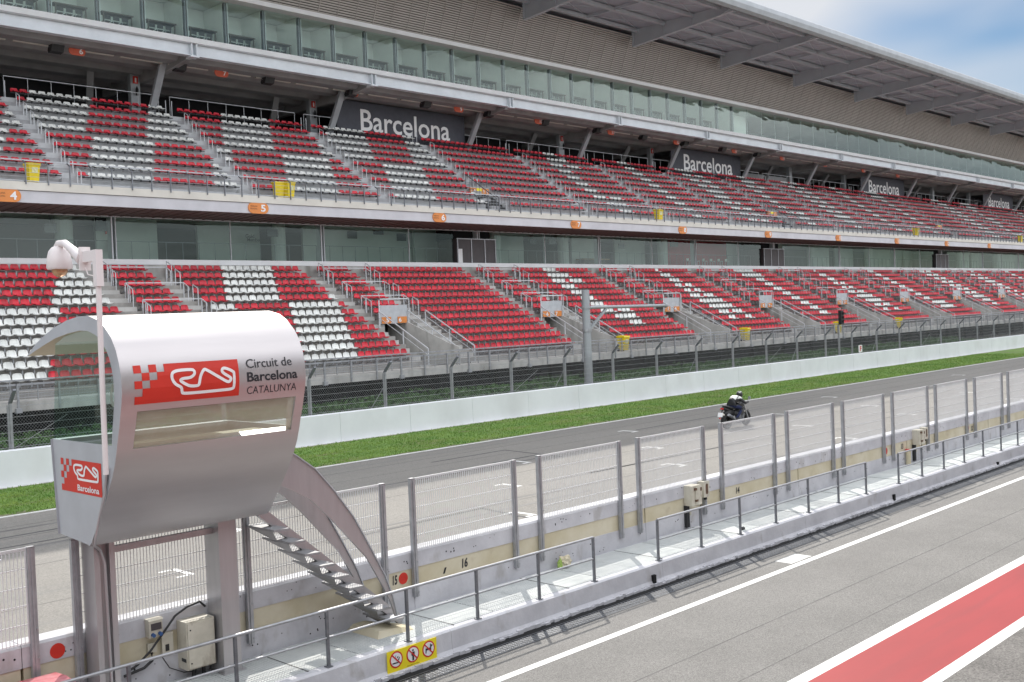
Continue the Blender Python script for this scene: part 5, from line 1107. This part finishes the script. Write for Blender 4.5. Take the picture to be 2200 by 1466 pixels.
# rider
RD = root('person', fM((.45, 0, .8)), 'rider in black and white jacket, dark helmet and blue trousers leaning over the motorcycle', 'person')
def skin_body(name, nodes, edges, rad, mats, pick, rootv, parent, sub=2):
    me = bpy.data.meshes.new(name); me.from_pydata([fM(p) for p in nodes], edges, []); o = bpy.data.objects.new(name, me); S.collection.objects.link(o)
    md = o.modifiers.new('skin', 'SKIN'); md.use_smooth_shade = True
    for i, v in enumerate(me.skin_vertices[0].data): r_ = rad[i]; v.radius = (r_, r_) if not isinstance(r_, tuple) else r_; v.use_root = (i == rootv)
    o.modifiers.new('sub', 'SUBSURF').levels = sub; o.modifiers['sub'].render_levels = sub
    bpy.context.view_layer.update(); m2 = bpy.data.meshes.new_from_object(o.evaluated_get(bpy.context.evaluated_depsgraph_get())); bpy.data.objects.remove(o)
    off = parent.location; 
    for q in mats: m2.materials.append(MATS[q])
    for p in m2.polygons:
        c = p.center; p.material_index = pick(((c.x - MX) / 1.07, (c.y - MY) / 1.07, (c.z - (H - 5.2)) / 1.07)); p.use_smooth = True
    for v in m2.vertices: v.co -= off
    o2 = bpy.data.objects.new(name, m2); S.collection.objects.link(o2); o2.parent = parent; return o2
nodes = [(.34, 0, .93), (.46, 0, 1.04), (.62, 0, 1.15), (.80, 0, 1.18), (.91, 0, 1.20)]; rad = [.17, .18, .20, .15, .08]; edges = [(0, 1), (1, 2), (2, 3), (3, 4)]
for sy in (-1, 1):
    b0 = len(nodes); nodes += [(.76, sy * .20, 1.15), (.80, sy * .34, 1.02), (.90, sy * .38, .97), (1.03, sy * .35, 1.0)]; rad += [.085, .065, .05, .035]; edges += [(3, b0), (b0, b0 + 1), (b0 + 1, b0 + 2), (b0 + 2, b0 + 3)]
    b0 = len(nodes); nodes += [(.44, sy * .15, .88), (.84, sy * .23, .76), (.58, sy * .22, .52), (.40, sy * .20, .38), (.54, sy * .21, .31)]; rad += [.105, .075, .06, .045, .04]; edges += [(0, b0)] + [(b0 + q, b0 + q + 1) for q in range(4)]
def pick(c):
    x, y, z = c
    if z < .42: return 3
    if z < .90 and x > .3 and not (abs(y) > .27 and x > .72): return 2
    if z < .56: return 2
    if (abs(y) < .15 and (z - 1.0) > (x - .55) * .5 + .19 and x > .45) or (abs(y) > .18 and z > 1.17): return 1
    return 0
skin_body('body', nodes, edges, rad, ['leather', 'white_plastic', 'jeans', 'rubber'], pick, 0, RD)
g = MB(fM)
for sy in (-1, 1):
    g.tube([(1.02, sy * .35, 1.0), (1.06, sy * .345, 1.005)], [.03, .035], 8)
    for q in range(4):
        yy = sy * (.31 + q * .022); g.tube([(1.05, yy, 1.02), (1.085, yy, 1.02 - .002 * q), (1.095, yy, .99), (1.075, yy, .972)], [.012, .011, .010, .009], 6)
    g.tube([(1.04, sy * .305, .995), (1.06, sy * .29, .975), (1.08, sy * .285, .975)], [.013, .012, .010], 6)
g.build('gloves', 'leather', RD)
bm = bmesh.new(); bmesh.ops.create_uvsphere(bm, u_segments=20, v_segments=14, radius=1)
for v in bm.verts:
    c = v.co.copy(); v.co = Vector((c.x * .155 + (.03 if c.z < -.2 and c.x > 0 else 0), c.y * .128, c.z * .145))
me = bpy.data.meshes.new('helmet'); bm.to_mesh(me); bm.free(); me.materials.append(MATS['black']); me.materials.append(MATS['white_plastic']); me.materials.append(MATS['glow_screen'])
for p in me.polygons:
    c = p.center; p.use_smooth = True; p.material_index = 1 if (abs(c.y) > .05 and c.z > .03 and c.x < .02 and abs(c.y) < .09) else (2 if (c.x > .08 and -.05 < c.z < .06) else 0)
o = bpy.data.objects.new('helmet', me); S.collection.objects.link(o); o.parent = RD; o.location = Vector(fM((1.02, 0, 1.31))) - RD.location; o.rotation_euler = (0, R(18), 0)

# ================================================================== PIT BUILDING under and behind the camera, unseen, added for bounce light and reflections
PB = root('pit_building', K((30, -8, -5.72)), 'white pit building with terrace behind the viewpoint', 'building')
g = MB(); g.box(-60, 160, -16, -.6, -5.72, -1.7); g.box(-60, 160, -18, -7.5, -1.7, 5.5); g.build('walls', 'pit_house', PB)
g = MB(); g.box(-60, 160, -18, -4.5, 5.5, 6.0); g.box(-60, 160, -16, -.4, -1.75, -1.62); g.build('slabs', 'pit_house', PB)
for i in range(24): g = MB(); g.box(-55 + i * 9, -49.5 + i * 9, -.62, -.58, -5.7, -2.6); g.build('garage_door', 'dark_steel', PB)
g = MB()
for i in range(45): g.box(-58 + i * 4.8, -54 + i * 4.8, -7.52, -7.48, -.6, 4.8, mi=i % 3)
g.build('windows', ['room_dark', 'dark_steel', 'room_wall'], PB)
